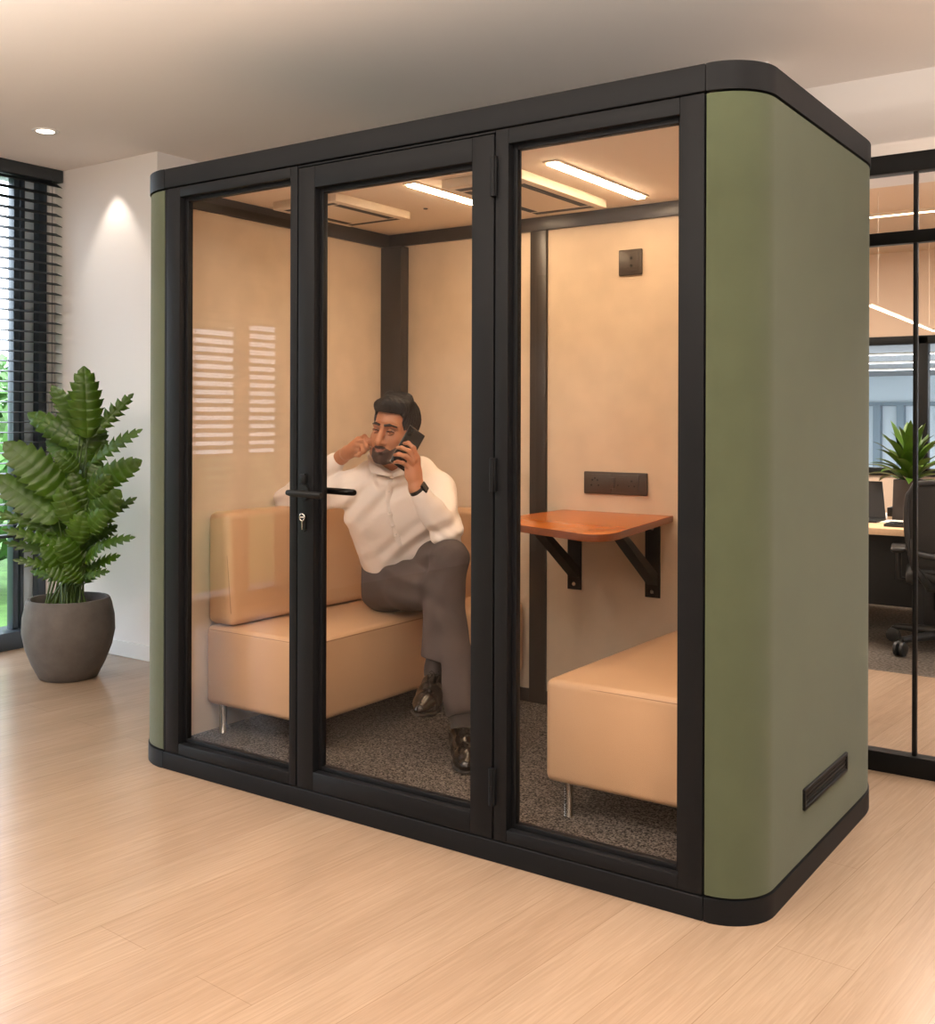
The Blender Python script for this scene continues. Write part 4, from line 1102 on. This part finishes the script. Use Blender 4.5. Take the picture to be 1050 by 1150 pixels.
# collar, placket, cuffs, buttons
fc = Field((-.5, 4.15, -.34), (-.1, 4.65, -.05), .0026)
ring = [Lc(416, 512, 4.45), Lc(419, 519, 4.385), Lc(428, 526.5, 4.35), Lc(440, 533.5, 4.335), Lc(451, 527, 4.34), Lc(461, 517, 4.375), Lc(466, 510, 4.45), Lc(459, 505, 4.51), Lc(442, 504, 4.53), Lc(424, 506, 4.51), Lc(416, 512, 4.45)]
fc.chain(ring, [.0125] * len(ring), .008)
V, Q = fc.mesh(); col_ = npmesh('collar', toW(V), Q, M['shirt'], shirt, relax=3)
for top, tip, vv in (([(413.5, 511, 4.43), (417, 517.5, 4.375), (427, 525, 4.335), (439.5, 532, 4.318)], (414.5, 531, 4.33), (437.5, 535.5, 4.314)), ([(467, 509.5, 4.44), (461.5, 516.5, 4.36), (452, 525.5, 4.325), (441, 532, 4.318)], (456, 533, 4.308), (442, 536, 4.312))):
    bm = nb(); tp = [Lc(*p) for p in top]; low = [Lc(*tip) * (1 - t) + Lc(*vv) * t for t in (0, .1, .5, 1)]; low[0] = Lc(*tip) * .6 + tp[0] * .4
    gr = []
    for a_, b_ in zip(tp, low):
        gr.append([bm.verts.new(Vector(toW(a_ * (1 - t) + b_ * t + np.array([0, -.006 * math.sin(PI * (t * .8 + .1)), 0])))) for t in np.linspace(0, 1, 6)])
    for r1, r2 in zip(gr, gr[1:]):
        for k in range(5): bm.faces.new((r1[k], r1[k + 1], r2[k + 1], r2[k]))
    fl = fin('collar_flap', bm, M['shirt'], col_, 80); md = fl.modifiers.new('solid', 'SOLIDIFY'); md.thickness = .0035; md.offset = 0
pk = [surf(fs, *p, 4.0, 4.7) + np.array([0, -.001, 0]) for p in ((439, 541), (437, 552), (436.5, 564), (438, 576), (441, 588), (445, 600), (449, 611))]
fp = Field(np.min(pk, 0) - .03, np.max(pk, 0) + .03, .0024)
for a_, b_ in zip(pk, pk[1:]): fp.cap(a_, b_, .014, .014, .003, flat=(np.array([.25, -.95, .1]) / np.linalg.norm([.25, -.95, .1]), .22))
V, Q = fp.mesh(); npmesh('placket', toW(V), Q, M['shirt'], shirt)
for i in (1, 3, 5):
    p = Vector(toW(pk[i] + np.array([0, -.0035, 0]))); bm = nb(); nrm_ = (CAM - p).normalized(); cyl(bm, p - nrm_ * .001, .0055, .0022, nrm_, 12); fin('button', bm, M['button'], shirt, 50)
for e_, w_ in ((ELR, WRR), (ELL_, WRL)):
    d_ = w_ - e_; a_ = e_ + d_ * .8; b_ = e_ + d_ * .92; fq = Field(np.minimum(a_, b_) - .07, np.maximum(a_, b_) + .07, .0028)
    fq.cap(a_, b_, .039, .037, 0); n_ = d_ / np.linalg.norm(d_)
    fq.cap(b_ + n_ * .01, b_ + n_ * .09, .03, .03, .003, 'sub'); fq.rbox(b_ + n_ * .045, (.045, .09, .09), axes(b_, b_ + n_, (0.1, .3, .9)), .002, .004, 'sub'); fq.rbox(a_ - n_ * .045, (.045, .09, .09), axes(b_, b_ + n_, (0.1, .3, .9)), .002, .004, 'sub')
    V, Q = fq.mesh(); npmesh('cuff', toW(V), Q, M['shirt'], shirt)

# trousers
ft = Field((-.45, 3.85, -1.2), (.07, 4.86, -.42), .004)
ft.cap(Lc(437, 657, 4.65), Lc(474, 648, 4.65), .118, .112, .03)
ft.cap(Lc(438, 640, 4.615), Lc(478, 627, 4.59), .112, .106, .04)
ft.chain([HIR, HIR * .5 + KNR * .5 + [0, 0, .0], KNR], [.108, .096, .08], .035); ft.chain([KNR, KNR * .5 + ANR * .5 + [0, 0, 0], KNR * .12 + ANR * .88], [.08, .07, .062], .02)
ft.chain([HIL, HIL * .5 + KNL * .5 + [0, 0, .02], KNL], [.106, .09, .074], .007); ft.chain([KNL, KNL * .5 + ANL * .5 + [0, -.01, 0], KNL * .22 + ANL * .78], [.072, .07, .066], .02)
for a_, b_, r_ in ((KNL, ANL, .05), ):
    e_ = a_ * .22 + b_ * .78; n_ = (b_ - a_) / np.linalg.norm(b_ - a_)
    ft.rbox(e_ + n_ * .095, (.08, .1, .1), axes(a_, b_, (0.1, -.9, .1)), .002, .006, 'sub'); ft.cap(e_ + n_ * -.01, e_ + n_ * .1, .054, .054, .004, 'sub')
e_ = KNR * .08 + ANR * .92; n_ = (ANR - KNR) / np.linalg.norm(ANR - KNR)
ft.rbox(e_ + n_ * .09, (.08, .1, .1), axes(KNR, ANR, (0.1, -.9, .1)), .002, .006, 'sub')
sl, X, Y, Z = ft.win(ft.lo, ft.lo + ft.n * ft.h)
wr = .005 * np.sin(80 * (X * .6 + Z * .75) + 2 * np.sin(14 * X - 9 * Z) + 14 * Y) * np.clip(.5 + .6 * np.sin(9 * X + 13 * Z), 0, 1) * np.clip((Z + .85) / .2, .15, 1)
kn = np.exp(-((X - KNL[0] + .06) ** 2 + (Z - KNL[2] + .03) ** 2 + (Y - KNL[1] - .02) ** 2) / .01); wr = wr + .005 * kn * np.sin(110 * (X * .7 - Z * .7) + 2 * np.sin(20 * Z))
ft.f += wr.astype(np.float32)
V, Q = ft.mesh(); trs = npmesh('trousers', toW(V), Q, M['trouser'], person, relax=5)
# sock
fk = Field(ANL - .2, ANL + .2, .003); fk.chain([KNL * .35 + ANL * .65, KNL * .1 + ANL * .9, ANL + [0, -.01, -.03]], [.046, .042, .04], .02)
V, Q = fk.mesh(); npmesh('sock', toW(V), Q, M['sock'], person)
fk = Field(ANR - .2, ANR + .2, .003); fk.chain([KNR * .2 + ANR * .8, ANR, ANR + [0, -.01, -.04]], [.045, .043, .043], .02)
V, Q = fk.mesh(); npmesh('sock', toW(V), Q, M['sock'], person)

# shoes: built once along +x (heel at 0), sole at z = 0
fo_ = Field((-.04, -.08, -.02), (.34, .08, .16), .0026)
fo_.chain([(.035, 0, .045), (.09, 0, .05), (.16, .003, .043), (.225, .006, .034), (.272, .004, .027)], [.034, .037, .04, .037, .024], .03)
fo_.chain([(.05, 0, .06), (.072, 0, .074)], [.038, .042], .03); fo_.chain([(.09, 0, .082), (.15, 0, .066)], [.03, .03], .03)
fo_.cap((.058, 0, .14), (.06, 0, .1), .037, .034, .006, 'sub')
fo_.rbox((.15, 0, -.03), (.3, .2, .042), None, .002, .004, 'sub')
for x in (.205,): fo_.cap((x, -.06, .062), (x, .06, .062), .0022, .0022, .004, 'sub')
SV, SQ = fo_.mesh()
fl_ = Field((-.04, -.08, -.02), (.34, .08, .05), .0026)
for a_, b_, w0, w1 in (((.03, 0, .008), (.09, 0, .008), .038, .036), ((.09, 0, .008), (.17, .004, .008), .036, .046), ((.17, .004, .008), (.235, .006, .009), .046, .042), ((.235, .006, .009), (.275, .004, .012), .042, .027)): fl_.cap(a_, b_, w0, w1, .01, flat=(np.array([0, 0, 1.]), .28))
fl_.rbox((.15, 0, -.03), (.3, .2, .03), None, .002, .002, 'sub'); fl_.rbox((.038, 0, .008), (.042, .035, .01), None, .006, .004)
LV_, LQ = fl_.mesh()


def shoe(heel, toe, upv):
    h_, t_ = heel, toe; u = (t_ - h_); u /= np.linalg.norm(u); w = np.array(upv, float); w -= u * (w @ u); w /= np.linalg.norm(w); v = np.cross(w, u)
    MM = np.array([u, v, w]) * 1.06
    sh = npmesh('shoe', toW(SV @ MM + h_), SQ, M['shoe'], person, relax=6)
    npmesh('sole', toW(LV_ @ MM + h_), LQ, M['sole'], sh, relax=4)
    bm = nb()
    for i in range(4):
        x = .105 + i * .017; zt = .114 - i * .0068
        pts = [(x - .004, -.024, zt - .02), (x, -.012, zt - .004), (x + .002, .0, zt), (x, .012, zt - .004), (x - .004, .024, zt - .02)]
        tube(bm, [Vector(toW(np.array(p) @ MM + h_)) for p in pts], .0022, 6)
    for s in (-1, 1):
        pts = [(.1, 0, .115), (.098, .012 * s, .123), (.108, .02 * s, .119), (.112, .008 * s, .113)]; tube(bm, [Vector(toW(np.array(p) @ MM + h_)) for p in pts], .0022, 6)
    fin('laces', bm, M['sole'], sh, 80)


# hanging foot, sole tilted towards the floor
hd = ANL + np.array([.012, .055, -.085]); shoe(hd, hd + np.array([-.055, -.25, .012]), (.12, .1, 1))
# standing foot on the carpet
hz_ = ZF - CAM.z + .001; hr = np.array([ANR[0] - .005, ANR[1] + .075, hz_]); tr_ = hr + np.array([.012, -.27, 0]); shoe(hr, tr_, (0, 0, 1))

# watch on the wrist (worn, so a child of the person)
wd_ = (WRL - ELL_) / np.linalg.norm(WRL - ELL_); wc = WRL - wd_ * .006
fw = Field(wc - .06, wc + .06, .0018); fw.cap(wc - wd_ * .0085, wc + wd_ * .0085, .0335, .0325, 0); fw.rbox(wc - wd_ * .06, (.047, .09, .09), axes(wc, wc + wd_, (0, 0, 1)), .001, .002, 'sub'); fw.rbox(wc + wd_ * .06, (.047, .09, .09), axes(wc, wc + wd_, (0, 0, 1)), .001, .002, 'sub')
V, Q = fw.mesh(); wt = npmesh('watch', toW(V), Q, M['watch'], person)
wn = np.array([.75, -.5, .45]); wn -= wd_ * (wn @ wd_); wn /= np.linalg.norm(wn)
fw = Field(wc - .07, wc + .07, .0018); fw.rbox(wc + wn * .033, (.019, .017, .006), axes(wc, wc + wd_, wn), .004, .002); V, Q = fw.mesh(); npmesh('watch_case', toW(V), Q, M['phone'], wt)

# phone held at the ear
ph = thing('smartphone', 'black smartphone held to the ear of the seated man', 'phone', Vector(toW(PHC)))
fp = Field(PHC - .11, PHC + .11, .0016); fp.rbox(PHC, (PHL, PHW, PHT), PA, .0042, 0); V, Q = fp.mesh(); npmesh('case', toW(V), Q, M['phone'], ph)
fp = Field(PHC - .11, PHC + .11, .0014); fp.rbox(PHC, (PHL + .0006, PHW + .0006, .0022), PA, .002, 0); V, Q = fp.mesh(); npmesh('edge_band', toW(V), Q, M['chrome'], ph)
bm = nb()
for k in range(2):
    p = PHC + PU * (PHL - .016 - k * .017) + pw * (-PHW + .016) + pn * PHT; cyl(bm, Vector(toW(p)), .0062, .0016, Vector(pn @ AX), 14)
fin('camera_lens', bm, M['hole'], ph, 50)

# ------------------------------------------------------------------ light
wd = bpy.data.worlds.new('sky'); S.world = wd; wd.use_nodes = True
bg = wd.node_tree.nodes['Background']; bg.inputs['Color'].default_value = lin((226, 238, 250)) + (1,); bg.inputs['Strength'].default_value = 8
WARM = (1, .91, .81)
for x, y, p in ((-2.2, -1.7, 16), (-.6, -1.9, 16), (.9, -1.4, 16), (2.6, -1.0, 16), (2.6, .6, 16), (-3.4, -1.9, 12), (2.8, -3.2, 16), (.5, -3.6, 12)):
    area('room_fill_down', (x, y, CH - .02), .3, p, WARM, shape='DISK')  # unseen downward lights added to light the room from the camera side
for x, y, p in ((-2.5, -1.9, 55), (-.5, -1.95, 125), (1.3, -1.5, 75), (2.6, .4, 75), (2.0, -4.6, 70), (-1.5, -4.4, 60)):
    area('ceiling_fill_up', (x, y, 1.9), 1.6, p, WARM, rot=(PI, 0, 0), sy=.3)  # unseen upward fill added to brighten the ceiling, no fitting
sp = bpy.data.lights.new('wall_washer', 'SPOT'); sp.energy = 14; sp.color = (1, .9, .8); sp.spot_size = math.radians(70); sp.spot_blend = .55; sp.shadow_soft_size = .01
o = bpy.data.objects.new('wall_washer', sp); COL.objects.link(o); o.location = (-3.93, YB - .13, CH - .01)
area('office_fill', (.2, 4.5, CH - .02), 1.2, 110, (1, .88, .76), shape='DISK'); area('office_fill', (-2.2, 4.6, CH - .02), 1.2, 110, (1, .88, .76), shape='DISK')  # fill added to brighten the office beyond its strip and pendant
area('office_fill', (.6, 2.75, CH - .02), .5, 45, (1, .88, .76), shape='DISK')  # extra fill to lift the floor just behind the glass
for x in (-6, -2, 2): area('far_office_fill', (x, 13.3, 2.18), 2.5, 480, (.92, .97, 1), shape='DISK')  # added fill discs brightening the far office, besides its strip lights
S.view_settings.view_transform = 'Standard'; S.view_settings.look = 'None'; S.view_settings.gamma = 1; S.view_settings.exposure = 0
S.cycles.use_denoising = True; S.cycles.max_bounces = 10; S.cycles.transparent_max_bounces = 16; S.cycles.sample_clamp_indirect = 6
